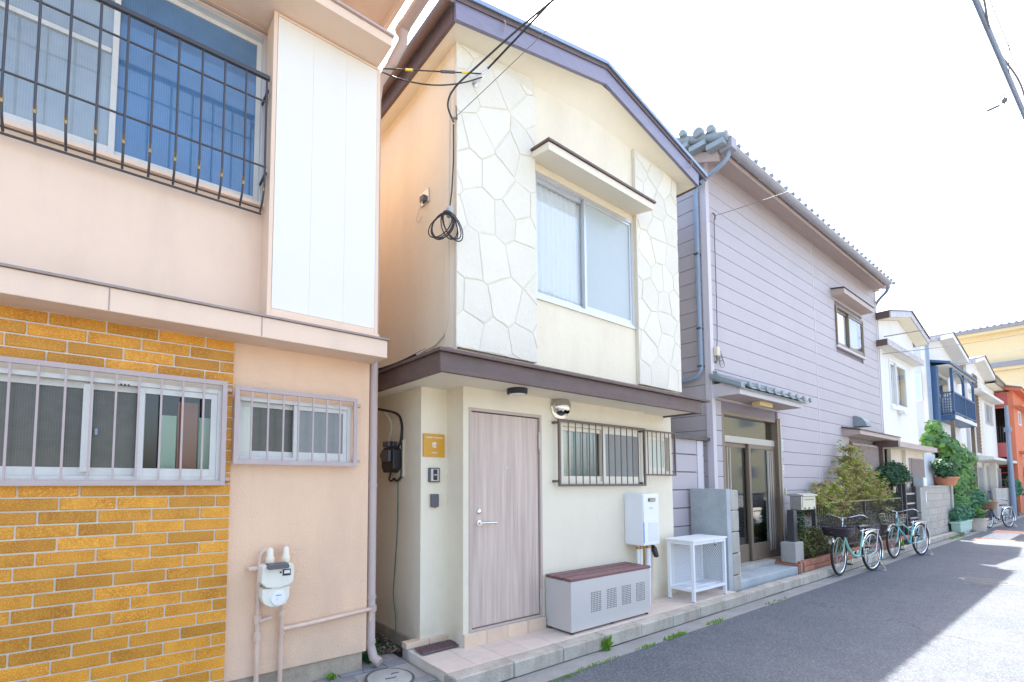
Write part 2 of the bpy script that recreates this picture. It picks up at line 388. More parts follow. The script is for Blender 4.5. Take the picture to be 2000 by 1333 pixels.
def piece(name, c, d, mt, parent, ch=.003, rot=None, label=None):
    """one brick / tile / board: chamfered box, mesh shared by size"""
    key = (name, mt, tuple(round(x, 3) for x in d), ch)
    if key not in PC:
        x, y, z = [q/2 for q in d]; bm = bmesh.new(); bmesh.ops.create_cube(bm, size=1, matrix=Matrix.Diagonal((*d, 1)))
        if ch: bmesh.ops.bevel(bm, geom=bm.edges[:], offset=ch, segments=1, affect='EDGES', clamp_overlap=True)
        me = bpy.data.meshes.new(name); bm.to_mesh(me); bm.free(); me.materials.append(MT[mt]); PC[key] = me
    o = bpy.data.objects.new(name, PC[key]); COL.objects.link(o)
    o0 = OFF.get(parent.name, (0, 0, 0)) if parent else (0, 0, 0)
    o.location = (c[0]-o0[0], c[1]-o0[1], c[2]-o0[2]); o.parent = parent
    if rot: o.rotation_euler = rot
    OFF[o.name] = tuple(c)
    if label: o['label'] = label
    return o
def wall(x0, x1, z0, z1, y, th, holes, name, mt, parent):
    """front wall with real openings and reveals"""
    xs = sorted({x0, x1, *[h[0] for h in holes], *[h[1] for h in holes]}); zs = sorted({z0, z1, *[h[2] for h in holes], *[h[3] for h in holes]})
    xs = [x for x in xs if x0 <= x <= x1]; zs = [z for z in zs if z0 <= z <= z1]; mb = MB()
    def hole(a, b): return any(h[0] < a < h[1] and h[2] < b < h[3] for h in holes)
    for i in range(len(xs)-1):
        for j in range(len(zs)-1):
            a, b, c, e = xs[i], xs[i+1], zs[j], zs[j+1]
            if hole((a+b)/2, (c+e)/2): continue
            for yy in (y, y+th): mb.quad((a, yy, c), (b, yy, c), (b, yy, e), (a, yy, e))
    for a, b, c, e in holes:
        a, b, c, e = max(a, x0), min(b, x1), max(c, z0), min(e, z1)
        mb.quad((a, y, c), (b, y, c), (b, y+th, c), (a, y+th, c)); mb.quad((a, y, e), (b, y, e), (b, y+th, e), (a, y+th, e))
        mb.quad((a, y, c), (a, y, e), (a, y+th, e), (a, y+th, c)); mb.quad((b, y, c), (b, y, e), (b, y+th, e), (b, y+th, c))
    for a, b, c, e in ((x0, x0, z0, z1), (x1, x1, z0, z1)): mb.quad((a, y, c), (a, y, e), (a, y+th, e), (a, y+th, c))
    for e in (z0, z1): mb.quad((x0, y, e), (x1, y, e), (x1, y+th, e), (x0, y+th, e))
    return mb.build(name, mt, parent)
def ring(mb, x0, x1, z0, z1, y0, y1, w, wb=None, wt=None):
    wb = wb or w; wt = wt or w
    mb.box(x0, x0+w, y0, y1, z0, z1); mb.box(x1-w, x1, y0, y1, z0, z1)
    mb.box(x0+w, x1-w, y0, y1, z0, z0+wb); mb.box(x0+w, x1-w, y0, y1, z1-wt, z1); return mb
def slider(parent, x0, x1, z0, z1, y, frame='frame_white', panes=('glass', 'glass'), sw=.035, fw_=.03, split=None, meet=.045):
    """sliding window: frame + two sashes on two tracks, panes; y is the outer face"""
    w = ring(MB(), x0, x1, z0, z1, y, y+.09, fw_).build('window', frame, parent, bevel=.003)
    xm = split or (x0+x1)/2
    for i, (a, b, yy) in enumerate(((x0+fw_, xm+meet/2, y+.048), (xm-meet/2, x1-fw_, y+.012))):
        ring(MB(), a, b, z0+fw_, z1-fw_, yy, yy+.03, sw, sw*1.3).build('sash', frame, w, bevel=.002)
        (MB().quad((a+sw-.004, yy+.014, z0+fw_+sw*1.2), (b-sw+.004, yy+.014, z0+fw_+sw*1.2), (b-sw+.004, yy+.014, z1-fw_-sw*.9), (a+sw-.004, yy+.014, z1-fw_-sw*.9)) if panes[i] in ('glass', 'wire_clear') else B(a+sw-.004, b-sw+.004, yy+.012, yy+.017, z0+fw_+sw*1.2, z1-fw_-sw*.9)).build('pane', panes[i], w)
    return w
def curtain(parent, x0, x1, z0, z1, y, mt, amp=.02, wl=.1):
    n = max(6, int((x1-x0)/wl*8)); v = []; f = []
    for i in range(n+1):
        x = x0+(x1-x0)*i/n; yy = y+amp*math.sin(2*math.pi*(x-x0)/wl+1.3*math.sin(x*9))
        v += [(x, yy, z0), (x, yy, z1)]
    for i in range(n): f.append((2*i, 2*i+2, 2*i+3, 2*i+1))
    return MB().add(v, f).build('curtain', mt, parent, smooth=True)
def text(s, parent, c, h, mt, face='-y', w=None, name='lettering', bold=0):
    cu = bpy.data.curves.new('t', 'FONT'); cu.body = s; cu.size = 1; cu.align_x = 'CENTER'; cu.align_y = 'CENTER'; cu.offset = bold; cu.extrude = .0
    to = bpy.data.objects.new('t', cu); COL.objects.link(to); bpy.context.view_layer.update()
    me = bpy.data.meshes.new_from_object(to.evaluated_get(bpy.context.evaluated_depsgraph_get())); bpy.data.objects.remove(to)
    vs = [v.co.copy() for v in me.vertices]
    if not vs: return None
    xs = [v.x for v in vs]; ys = [v.y for v in vs]; cx, cy = (min(xs)+max(xs))/2, (min(ys)+max(ys))/2
    k = h/max(1e-6, max(ys)-min(ys)); kx = k if w is None else w/max(1e-6, max(xs)-min(xs))
    mb = MB()
    for z in (0,):
        if face == '-y': P = [(c[0]+(v.x-cx)*kx, c[1], c[2]+(v.y-cy)*k) for v in vs]
        else: P = [(c[0], c[1]-(v.x-cx)*kx, c[2]+(v.y-cy)*k) for v in vs]
        mb.add(P, [tuple(p.vertices) for p in me.polygons])
    return mb.build(name, mt, parent)
def sag(a, b, s, n=14):
    a, b = Vector(a), Vector(b)
    return [a.lerp(b, i/n)-Vector((0, 0, s*4*(i/n)*(1-i/n))) for i in range(n+1)]
def spline(pts, n=6):
    P = [Vector(p) for p in pts]; P = [P[0]*2-P[1]]+P+[P[-1]*2-P[-2]]; out = []
    for i in range(1, len(P)-2):
        for k in range(n):
            t = k/n; a, b, c, d = P[i-1:i+3]
            out.append(.5*((2*b)+(c-a)*t+(2*a-5*b+4*c-d)*t*t+(3*b-a-3*c+d)*t**3))
    return out+[P[-2]]
def leaves(name, pts, nrm, size, mt, parent, ar=.5, jit=.6, fold=.25, kind=None, asp=None):
    """leaf-sized folded blades, one island each"""
    pts = np.asarray(pts, float); N = len(pts); nrm = np.asarray(nrm, float)+np.random.normal(0, jit, (N, 3))
    nrm /= np.linalg.norm(nrm, axis=1)[:, None]+1e-9
    d = np.random.normal(0, 1, (N, 3)) if asp is None else asp+np.random.normal(0, .35, (N, 3))
    d -= nrm*(d*nrm).sum(1)[:, None]; d /= np.linalg.norm(d, axis=1)[:, None]+1e-9
    s = np.cross(nrm, d); L = size*np.random.uniform(.6, 1.25, (N, 1))
    a = pts-d*L*.5; b = pts+s*L*ar*.5+nrm*L*fold*.3; c = pts+d*L*.5; e = pts-s*L*ar*.5+nrm*L*fold*.3; mid = pts+d*L*.05
    o0 = OFF.get(parent.name, (0, 0, 0)) if parent else (0, 0, 0)
    v = np.stack([a, b, c, e], 1).reshape(-1, 3)-np.array(o0)
    me = bpy.data.meshes.new(name); idx = np.arange(N)*4
    fs = np.stack([idx, idx+1, idx+2, idx, idx+2, idx+3], 1).reshape(-1, 3)
    me.from_pydata(v.tolist(), [], fs.tolist()); me.materials.append(MT[mt]); me.update()
    o = bpy.data.objects.new(name, me); COL.objects.link(o)
    if parent: o.parent = parent
    if kind: o['kind'] = kind
    OFF[o.name] = o0
    return o
def clumps(blobs, n, shell=.55):
    """points spread over clumps (cx,cy,cz,rx,ry,rz) with outward normals"""
    w = np.array([b[3]*b[4]+b[4]*b[5]+b[3]*b[5] for b in blobs]); w = w/w.sum(); P = []; Nn = []
    for b, k in zip(blobs, (w*n).astype(int)):
        u = np.random.normal(0, 1, (k, 3)); u /= np.linalg.norm(u, axis=1)[:, None]
        r = shell+(1-shell)*np.random.rand(k, 1)**.7; r *= 1+.25*np.random.normal(0, 1, (k, 1))*.5
        P.append(np.array(b[:3])+u*r*np.array(b[3:])); Nn.append(u+np.array((0, 0, .5)))
    return np.concatenate(P), np.concatenate(Nn)

# ================================================================== ground, road, kerb
struct('ground', B(-400, 500, -400, 400, -.30, -.03), 'ground')
rd = MB()
NX, NY = 60, 6
road = struct('road', B(-40, 52, -2.6, 2.735, -.2, 0), 'asphalt')
struct('cross_street', B(52, 60, -40, 40, -.2, -.004), 'asphalt')
gut = struct('gutter', MB().prism([(2.735, -.2), (2.735, .005), (2.96, -.012), (2.96, -.2)], 'yz', -40, 52), 'gutter_concrete')
kerb = struct('kerb', B(2.2, 30, 3.0, 3.10, -.2, .10), 'concrete')
x = 2.2; k = 0
while x < 24:
    L = .6 if x < 8 else .75
    piece('kerb_stone', (x+L/2, 3.015, .058+random.uniform(-.004, .004)), (L-.008, .13, .125), 'concrete_pale', kerb, .008, rot=(R(random.uniform(-1.5, 1.5)), 0, R(random.uniform(-.25, .25))))
    x += L
ter = struct('terrace', MB().prism([(2.22, 3.08), (7.02, 3.08), (7.02, 3.60), (6.5, 3.74), (2.24, 3.74)], 'xy', -.1, .109), 'grout')
for i in range(16):
    for j in range(2):
        a = 2.215+i*.30; y0 = 3.082+j*.2; b = min(a+.296, 7.01)
        if b-a > .05: piece('tile', ((a+b)/2, y0+.0985, .112), (b-a, .197, .018), 'terrace_tile', ter, .002)
for i in range(2):
    piece('tile', (2.335+.245*i, 3.735, .15), (.24, .085, .05), 'step_tile', ter, .003)
B(2.225, 2.72, 3.69, 3.775, -.05, .124).build('strip_base', 'concrete', ter)
pav = struct('pavement', B(-6, 2.21, 2.96, 3.95, -.2, .028), 'concrete')
for i in range(-8, 14):
    for j in range(8):
        xx = 2.10-i*.205-(j % 2)*.1; yy = 3.02+j*.115
        if xx > 2.2 or xx < .75: continue
        if (xx-1.9)**2+(yy-3.42)**2 < .255**2: continue
        piece('paver', (xx, yy, .03+random.uniform(-.002, .002)), (.198, .108, .03), 'paver', pav, .004)
cv = thing('manhole_cover', (1.9, 3.42, .04), 'round pale concrete inspection cover set in the grey pavers by the terrace corner', 'manhole cover')
MB().lathe([(.20, 0), (.20, .008), (.18, .008), (.18, 0)], (1.9, 3.42, .04), n=36).build('rim', 'cover_rim', cv)
MB().lathe([(.176, .0), (.176, .011), (.17, .014), (0.001, .016)], (1.9, 3.42, .04), n=36).build('lid', 'cover_concrete', cv, smooth=True)
MB().tube([(1.93, 3.45, .056), (1.96, 3.46, .058), (2.0, 3.455, .056)], .006, 5).tube([(1.85, 3.40, .056), (1.89, 3.385, .058), (1.94, 3.39, .056)], .006, 5).build('lifting_slot', 'cover_rim', cv)
mh = thing('road_manhole', (11.75, 1.36, 0), 'dark iron manhole cover in the asphalt at the edge of the shade', 'manhole cover')
MB().lathe([(.31, -.05), (.31, .004), (.28, .005), (.28, -.04)], (11.75, 1.36, 0), n=32).build('rim', 'iron_cover', mh)
lid = MB().lathe([(.275, -.05), (.275, .003), (.001, .004)], (11.75, 1.36, 0), n=32)
for i in range(-4, 5):
    lid.box(11.75+i*.05-.014, 11.75+i*.05+.014, 1.36-math.sqrt(.07-(i*.05)**2)*.9, 1.36+math.sqrt(.07-(i*.05)**2)*.9, .003, .009)
lid.build('lid', 'iron_cover', mh)
struct('road_marking', B(19.7, 24.5, 1.9, 2.45, -.1, .004), 'road_paint')
for a, b in ((19.75, 20.6), (23.3, 24.5)):
    struct('road_marking', B(a, b, 1.78, 2.52, -.1, .008), 'road_orange')
struct('alley_ground', B(1.6, 2.4, 3.95, 10.5, -.2, .035), 'soil')
P = np.column_stack([np.random.uniform(1.86, 2.36, 420), 3.9+np.random.rand(420)**1.6*2.2, np.random.uniform(.04, .075, 420)])
lit = leaves('leaf_litter', P, np.tile((0, 0, 1.), (420, 1)), .05, 'litter', None, .55, .35); lit['kind'] = 'stuff'
def tuft(name, c, n, h, spread, label, mt='weed', grp=None, broad=.16, elong=(1, 1)):
    P = []; Dv = []
    for i in range(n):
        a = random.uniform(0, 6.28); r = spread*math.sqrt(random.random())
        hh = h*random.uniform(.35, 1)
        P.append((c[0]+r*math.cos(a)*elong[0], c[1]+r*math.sin(a)*elong[1], c[2]+hh*.45)); Dv.append((math.cos(a)*.6, math.sin(a)*.6, 1))
    o = leaves(name, P, np.random.normal(0, 1, (n, 3))*[1, 1, .2], h, mt, None, broad, .1, asp=np.array(Dv))
    o['label'] = label; o['category'] = 'weed'
    if grp: o['kind'] = 'stuff'
    return o
G = 'weeds along the edge of the asphalt'
tuft('weed', (3.99, 2.955, .0), 70, .15, .06, 'feathery green weed growing at the kerb foot in front of the slatted bench', broad=.13)
tuft('weed', (4.86, 2.74, .0), 90, .05, .22, 'bright green weed strip at the asphalt edge, right of the kerb weed', grp=G, elong=(1, .12), broad=.3)
tuft('weed', (4.36, 2.735, .0), 60, .035, .2, 'thin line of low weeds at the asphalt edge level with the bench end', grp=G, elong=(1, .1), broad=.3)
tuft('weed', (3.62, 2.73, .0), 70, .03, .3, 'low weeds at the asphalt edge in front of the bench middle', grp=G, elong=(1, .08), broad=.3)
tuft('weed', (3.16, 2.70, .0), 60, .03, .22, 'low weeds nearest the bottom edge of the photo on the asphalt edge', grp=G, elong=(1, .1), broad=.3)
tuft('weed', (5.75, 2.75, .0), 60, .04, .22, 'small weed patch at the asphalt edge before the white mesh table', grp=G, elong=(1, .12), broad=.3)
tuft('weed', (7.4, 2.76, .0), 60, .03, .4, 'sparse weed strip at the asphalt edge before the grey house step', grp=G, elong=(1, .1), broad=.3)
tuft('weed', (11.9, 2.78, .0), 90, .05, .6, 'yellow green weeds in the gutter beside the mint bicycle', grp=G, elong=(1, .1), broad=.3)
tuft('weed', (20.3, 2.85, .0), 120, .05, .9, 'mossy weed strip in the gutter beside the block wall', grp=G, elong=(1, .14), broad=.3)
tuft('weed', (2.27, 3.10, .04), 60, .07, .05, 'green weed tuft at the left corner of the terrace kerb', broad=.2)
tuft('weed', (1.93, 3.86, .04), 60, .09, .09, 'dark green weeds round the foot of the mauve downpipe', 'leaf_dark', broad=.4)
tuft('weed', (1.52, 3.66, .045), 26, .06, .035, 'small bright green weed against the peach house foundation', broad=.5)
tuft('weed', (2.05, 4.15, .04), 120, .08, .16, 'low green weeds among leaf litter at the alley mouth', 'leaf_dark', broad=.4)

# ================================================================== PEACH HOUSE (left)
ph = thing('peach_house', (.6, 3.70, 0), 'peach stucco house with ochre tiled lower wall and barred windows at the left', 'house')
Y0 = 3.70
wall(-3, 1.83, .19, 2.64, Y0, .14, [(-1.25, .66, 1.595, 2.235), (.755, 1.645, 1.745, 2.21)], 'wall', 'peach_stucco', ph)
wall(-3, 1.83, 2.64, 5.66, Y0, .14, [(-1.2, .915, 3.70, 5.075)], 'wall', 'peach_smooth', ph)
B(1.69, 1.828, 3.85, 10, .0, 5.66).build('side_wall', 'peach_stucco', ph)
B(-3, 1.82, 9.8, 10, 0, 5.66).build('rear_wall', 'peach_stucco', ph)
B(-3, -2.9, 3.85, 9.8, 0, 5.66).build('side_wall', 'peach_stucco', ph)
B(-2.9, 1.69, 3.84, 9.8, 2.60, 2.68).build('floor', 'dark_room', ph)
B(-2.9, 1.69, 4.9, 5.0, .0, 5.6).build('inner_wall', 'dark_room', ph)
B(-3, 1.80, 3.715, 3.9, -.1, .19).build('foundation', 'foundation_stain', ph)
# ochre tile cladding: a grout bed with every tile its own piece
wall(-3, .728, .05, 2.64, 3.669, .03, [(-1.25, .66, 1.595, 2.235)], 'tile_bed', 'grout', ph)
row = 0; z = .075
while z < 2.60:
    a = .735-(.0 if row % 3 == 0 else (.19 if row % 3 == 1 else .095))-random.uniform(0, .0)
    edges = [.735]; x = a
    if a < .72: edges.append(a)
    while x > -.95: x -= .285; edges.append(x)
    for i in range(len(edges)-1):
        b, a2 = edges[i], edges[i+1]
        segs = [(a2, b)]
        zc0, zc1 = z, z+.069
        if zc1 > 1.60 and zc0 < 2.23:
            segs = [(max(a2, .664), b)] if b > .69 else []
        for s0, s1 in segs:
            if s1-s0 > .03 and s1 > -.85:
                piece('tile', ((s0+s1)/2, 3.667+random.uniform(-.001, .001), z+.0345), (round(s1-s0-.0105, 3), .014, .0685), 'glazed_tile', ph, .0028, rot=(R(random.uniform(-.35, .35)), 0, R(random.uniform(-.3, .3))))
    z += .0792; row += 1
# ledge between the storeys
B(-3, 1.86, 3.44, 3.70, 2.605, 2.75).build('ledge', 'peach_smooth', ph, bevel=.006)
MB().prism([(3.425, 2.752), (3.425, 2.766), (3.70, 2.80), (3.70, 2.752)], 'yz', -3, 1.875).build('ledge_flashing', 'grey_flashing', ph)
for xx in (-.02, .86):
    B(xx, xx+.006, 3.4375, 3.445, 2.61, 2.75).build('ledge_seam', 'grey_flashing', ph)
# big lower window and grille
w = slider(ph, -1.25, .66, 1.595, 2.235, 3.64, panes=('wire_dark', 'wire_clear'), sw=.04, split=.18)
B(-.125, -.075, 3.652, 3.69, 1.65, 2.19).build('stile', 'frame_white', w)
B(.245, .262, 3.62, 3.64, 1.84, 1.87).build('latch', 'pipe_blue', w) if 0 else None
B(-.06, -.045, 3.676, 3.69, 1.88, 1.92).build('latch', 'pipe_blue', w)
text('▪▪▪', w, (.085, 3.6395, 2.205), .014, 'print_black', w=.05)
B(.2, .65, 3.86, 3.87, 1.6, 2.23).build('backing', 'dark_room', w)
for a, b in ((.30, .39), (.53, .60)):
    B(a, b, 3.735, 3.745, 1.66, 2.04).build('hanging_towel', 'curtain_mint', w)
B(.40, .52, 3.74, 3.75, 1.62, 2.14).build('hanging_cloth', 'curtain_red', w)
def grille(parent, x0, x1, z0, z1, y, bars, mt, rail=.032, bw=.012, br=(), wally=None, mid=()):
    g = ring(MB(), x0, x1, z0, z1, y, y+.02, rail).build('window_grille', mt, parent, bevel=.002)
    for b in bars: B(b-bw/2, b+bw/2, y+.004, y+.004+bw, z0+rail, z1-rail).build('bar', mt, g)
    for bz in mid: B(x0+rail, x1-rail, y+.003, y+.018, bz-.006, bz+.006).build('rail', mt, g)
    for bx, bz in br: B(bx-.018, bx+.018, y+.021, wally, bz-.012, bz+.012).build('bracket', mt, g)
    return g
grille(ph, -1.3, .685, 1.565, 2.295, 3.60, [-.585, -.46, -.335, -.21, -.085, .04, .16, .285, .41, .535], 'mauve_iron', br=((.70, 2.24), (.70, 1.61)), wally=3.66)
w = slider(ph, .755, 1.645, 1.745, 2.21, 3.66, panes=('wire_dark', 'frost_dark'), sw=.034)
B(.79, .875, 3.712, 3.716, 1.80, 2.16).build('blind', 'wire_cream', w)
grille(ph, .735, 1.68, 1.715, 2.275, 3.605, [.852, .968, 1.08, 1.194, 1.308, 1.42, 1.53], 'mauve_iron', br=((1.70, 2.22), (1.70, 1.76)), wally=3.70)
# upper window with blue wired glass
w = ring(MB(), -1.2, .915, 3.70, 5.075, 3.71, 3.80, .03).build('window', 'aluminium', ph, bevel=.003)
for a, b, yy, pn in ((-1.17, -.03, 3.725, 'wire_pale'), (-.08, .885, 3.755, 'wire_blue')):
    ring(MB(), a, b, 3.73, 5.045, yy, yy+.028, .035, .05).build('sash', 'frame_white', w, bevel=.002)
    B(a+.03, b-.03, yy+.011, yy+.016, 3.77, 5.02).build('pane', pn, w)
B(-1.13, -.07, 3.722, 3.753, 4.42, 4.45).build('transom', 'frame_white', w)
B(-1.25, .95, 3.66, 3.71, 3.672, 3.70).build('sill', 'peach_smooth', w)
B(-1.2, .93, 3.685, 3.71, 5.078, 5.10).build('head_flashing', 'grey_flashing', w)
g = MB(); yb = 3.53
for zz, rr in ((4.585, .012), (4.40, .007), (3.90, .007), (3.595, .008), (3.63, .006)):
    yy = yb if zz > 3.7 else 3.615+(.01 if zz > 3.6 else .02)
    g.tube([(-1.3, yy, zz), (.885, yy, zz)], rr, 8)
g = g.build('window_grille', 'black_iron', ph, smooth=True)
B(-1.3, .895, yb-.015, yb+.012, 4.575, 4.605).build('rail', 'black_iron', g, bevel=.003)
bxs = [.875-.143*i for i in range(14)]
for xx in bxs:
    pts = [(xx, yb, 4.585), (xx, yb, 4.2), (xx, yb-.004, 3.82), (xx, yb+.008, 3.74), (xx, yb+.04, 3.665), (xx, yb+.10, 3.605)]
    MB().tube(spline(pts, 4), .0075, 8).build('bar', 'black_iron', g, smooth=True)
    MB().tube([(xx, yb+.0, 3.775), (xx, yb+.014, 3.725)], .0095, 8).build('ferrule', 'brass', g)
for zz in (4.5, 3.86): B(.878, .893, yb, 3.70, zz-.008, zz+.008).build('bracket', 'black_iron', g)
# shutter box
b = ring(MB(), .905, 1.795, 2.80, 5.115, 3.492, 3.52, .03, .045, .02).box(.91, 1.79, 3.521, 3.698, 2.81, 5.11).build('shutter_box', 'peach_smooth', ph, bevel=.004)
B(.90, 1.80, 3.47, 3.699, 2.775, 2.80).build('shutter_sill', 'peach_smooth', b)
for i in range(3):
    a = .938+i*.2762; piece('panel', (a+.138, 3.505, 3.97), (.2757, .018, 2.245), 'white_panel', b, .0012)
# eave brow, roof, gutter
B(-3, 1.775, 3.25, 3.698, 5.12, 5.195).build('brow', 'peach_smooth', ph, bevel=.004)
B(-3, 1.785, 3.232, 3.70, 5.197, 5.215).build('brow_flashing', 'pvc_mauve', ph)
B(-3, 1.90, 3.02, 10.1, 5.66, 5.70).build('soffit', 'peach_smooth', ph)
B(1.86, 1.90, 3.1, 3.7, 5.60, 5.66).build('eave_board', 'peach_smooth', ph)
B(-3.1, 1.93, 2.95, 10.2, 5.70, 5.80).build('roof', 'grey_flashing', ph)
MB().tube([(2.0, 2.9, 5.60), (2.0, 3.45, 5.585)], .052, 12).tube([(2.0, 3.455, 5.57), (2.0, 3.48, 5.45), (1.96, 3.60, 5.33)], .044, 12).tube([(2.0, 3.44, 5.585), (2.0, 3.52, 5.585)], .058, 12).build('gutter', 'pvc_mauve', ph, smooth=True)
dp = MB().tube([(1.96, 3.60, 5.33), (1.90, 3.72, 5.2), (1.885, 3.735, 5.05), (1.885, 3.735, .22), (1.90, 3.70, .12), (1.93, 3.64, .09)], .04, 14).build('downpipe', 'pvc_mauve', ph, smooth=True)
for zz in (1.56, .62, .25): MB().lathe([(.046, -.015), (.046, .015)], (1.885, 3.735, zz), n=14).build('collar', 'pvc_mauve', dp)
MB().lathe([(.05, 0), (.05, .05), (.038, .05), (.036, 0)], (1.885, 3.735, .5), n=14).build('collar', 'pvc_mauve', dp)
# drain pipe along the wall
MB().tube([(1.13, 3.66, .46), (1.13, 3.655, .50), (1.30, 3.655, .505), (1.84, 3.66, .535), (1.87, 3.70, .525), (1.872, 3.72, .40), (1.875, 3.72, .2)], .017, 10).build('drain_pipe', 'pipe_peach', ph, smooth=True)
# gas meter
gm = thing('gas_meter', (1.04, 3.60, .75), 'ivory gas meter with grey display cap on the peach wall', 'gas meter')
MB().tube(spline([(.945, 3.665, -.02), (.945, 3.665, .45), (.945, 3.66, .72), (.945, 3.65, 1.0), (.955, 3.64, 1.07), (.985, 3.62, 1.095), (1.0, 3.60, 1.06), (1.0, 3.58, 1.0)], 4), .017, 10).build('inlet_pipe', 'pipe_peach', gm, smooth=True)
MB().tube([(1.115, 3.67, -.02), (1.115, 3.66, .62), (1.10, 3.62, .70), (1.09, 3.60, .74)], .017, 10).tube([(1.13, 3.668, 1.06), (1.13, 3.64, 1.11), (1.12, 3.60, 1.10), (1.115, 3.59, 1.0)], .02, 10).build('outlet_pipe', 'pipe_peach', gm, smooth=True)
for c in ((1.0, 3.585, 1.03), (1.115, 3.59, 1.03)): MB().lathe([(.027, -.025), (.031, -.005), (.031, .01), (.024, .03), (.022, .07), (.012, .085)], c, n=14).build('union_nut', 'pipe_cream', gm, smooth=True)
MB().lathe([(.026, -.03), (.026, .03)], (.945, 3.663, .60), n=12).lathe([(.026, -.04), (.026, .02)], (.945, 3.663, .49), n=12).lathe([(.024, -.02), (.024, .02)], (1.115, 3.66, .62), n=12).build('coupling', 'pipe_peach', gm)
MB().tube([(.95, 3.64, .585), (1.04, 3.65, .60)], .014, 8).build('tee', 'pipe_peach', gm, smooth=True); MB().tube([(.875, 3.69, .965), (.875, 3.64, .965), (.95, 3.64, .965)], .018, 8).build('tee', 'pipe_peach', gm)
gb = MB().prism([(.925, .88), (.93, .99), (.95, 1.0), (1.14, 1.0), (1.155, .98), (1.15, .87), (1.11, .845), (1.04, .835), (.96, .845)], 'xz', 3.51, 3.63)
gb.prism([(.935, .835), (1.13, .84), (1.125, .76), (1.10, .715), (1.05, .70), (.99, .705), (.95, .73), (.935, .77)], 'xz', 3.525, 3.625).build('case', 'meter_ivory', gm, bevel=.008)
MB().lathe([(.055, 0), (.05, .012), (.001, .014)], (1.045, 3.525, .765), 'y', 24).build('dial_plate', 'white_paint', gm)
MB().prism([(.955, .985), (.965, 1.01), (1.10, 1.01), (1.11, .985), (1.10, .975), (.965, .975)], 'xz', 3.475, 3.56).build('display_cap', 'grey_plastic', gm, bevel=.004)
B(1.07, 1.125, 3.503, 3.512, .92, .965).build('window', 'black_plastic', gm); B(1.078, 1.118, 3.500, 3.504, .935, .958).build('label', 'clear_box', gm)
MB().lathe([(.007, 0), (.007, .006)], (1.055, 3.512, .945), 'y', 10).build('button', 'black_plastic', gm)
text('▬▬', gm, (1.045, 3.5105, .785), .006, 'print_blue', w=.04); text('::', gm, (1.035, 3.5105, .76), .016, 'print_blue')

# ================================================================== CREAM HOUSE (centre)
ch = thing('cream_house', (4.5, 3.47, .1), 'cream stucco house with stone faced corners, brown fascias and wood grain front door', 'house')
DZ0, DZ1 = .235, 2.285
wall(2.67, 5.56, .1, 2.62, 3.47, .12, [(2.735, 3.692, DZ0-.002, DZ1), (3.985, 5.495, 1.565, 2.235)], 'wall', 'cream_stucco', ch)
wall(5.56, 6.275, .1, 2.62, 3.52, .12, [(5.62, 6.225, 1.69, 2.235)], 'wall', 'cream_stucco', ch)
B(2.375, 2.672, 3.725, 3.86, .05, 2.62).build('wall', 'cream_stucco', ch)
B(2.672, 2.79, 3.592, 3.86, .1, 2.62).build('wall', 'cream_stucco', ch)
B(2.375, 2.5, 3.86, 9.6, .0, 2.66).build('side_wall', 'cream_stucco', ch)
B(2.35, 2.374, 3.80, 9.6, .0, .15).build('foundation', 'foundation_stain', ch)
B(6.16, 6.272, 3.64, 9.6, .0, 2.66).build('side_wall', 'cream_stucco', ch)
B(2.5, 6.2, 9.5, 9.6, 0, 5.8).build('rear_wall', 'cream_stucco', ch)
B(2.71, 6.15, 4.6, 4.68, .1, 5.7).build('inner_wall', 'dark_room', ch)
# canopy
MB().box(2.10, 6.13, 3.02, 3.06, 2.455, 2.61).box(2.10, 2.14, 3.06, 6.5, 2.455, 2.61).box(6.09, 6.13, 3.06, 3.7, 2.455, 2.61).build('canopy_fascia', 'brown_fascia', ch, bevel=.004)
MB().quad((2.07, 2.985, 2.635), (6.27, 2.985, 2.635), (6.27, 3.60, 2.86), (2.62, 3.60, 2.86)).quad((2.07, 2.985, 2.635), (2.62, 3.60, 2.86), (2.62, 6.5, 2.86), (2.07, 6.5, 2.635)).quad((2.07, 2.985, 2.61), (6.27, 2.985, 2.61), (6.27, 2.985, 2.635), (2.07, 2.985, 2.635)).quad((2.07, 2.985, 2.61), (2.07, 6.5, 2.61), (2.07, 6.5, 2.635), (2.07, 2.985, 2.635)).quad((2.07, 2.985, 2.61), (6.27, 2.985, 2.61), (6.27, 3.6, 2.62), (2.07, 6.5, 2.62)).quad((6.27, 2.985, 2.61), (6.27, 3.6, 2.62), (6.27, 3.6, 2.86), (6.27, 2.985, 2.635)).build('canopy_roof', 'brown_fascia', ch)
MB().prism([(2.141, 3.061), (6.088, 3.061), (6.088, 3.60), (2.74, 3.60), (2.74, 3.80), (2.42, 3.80), (2.42, 6.5), (2.141, 6.5)], 'xy', 2.475, 2.50).build('canopy_soffit', 'cream_trim', ch)
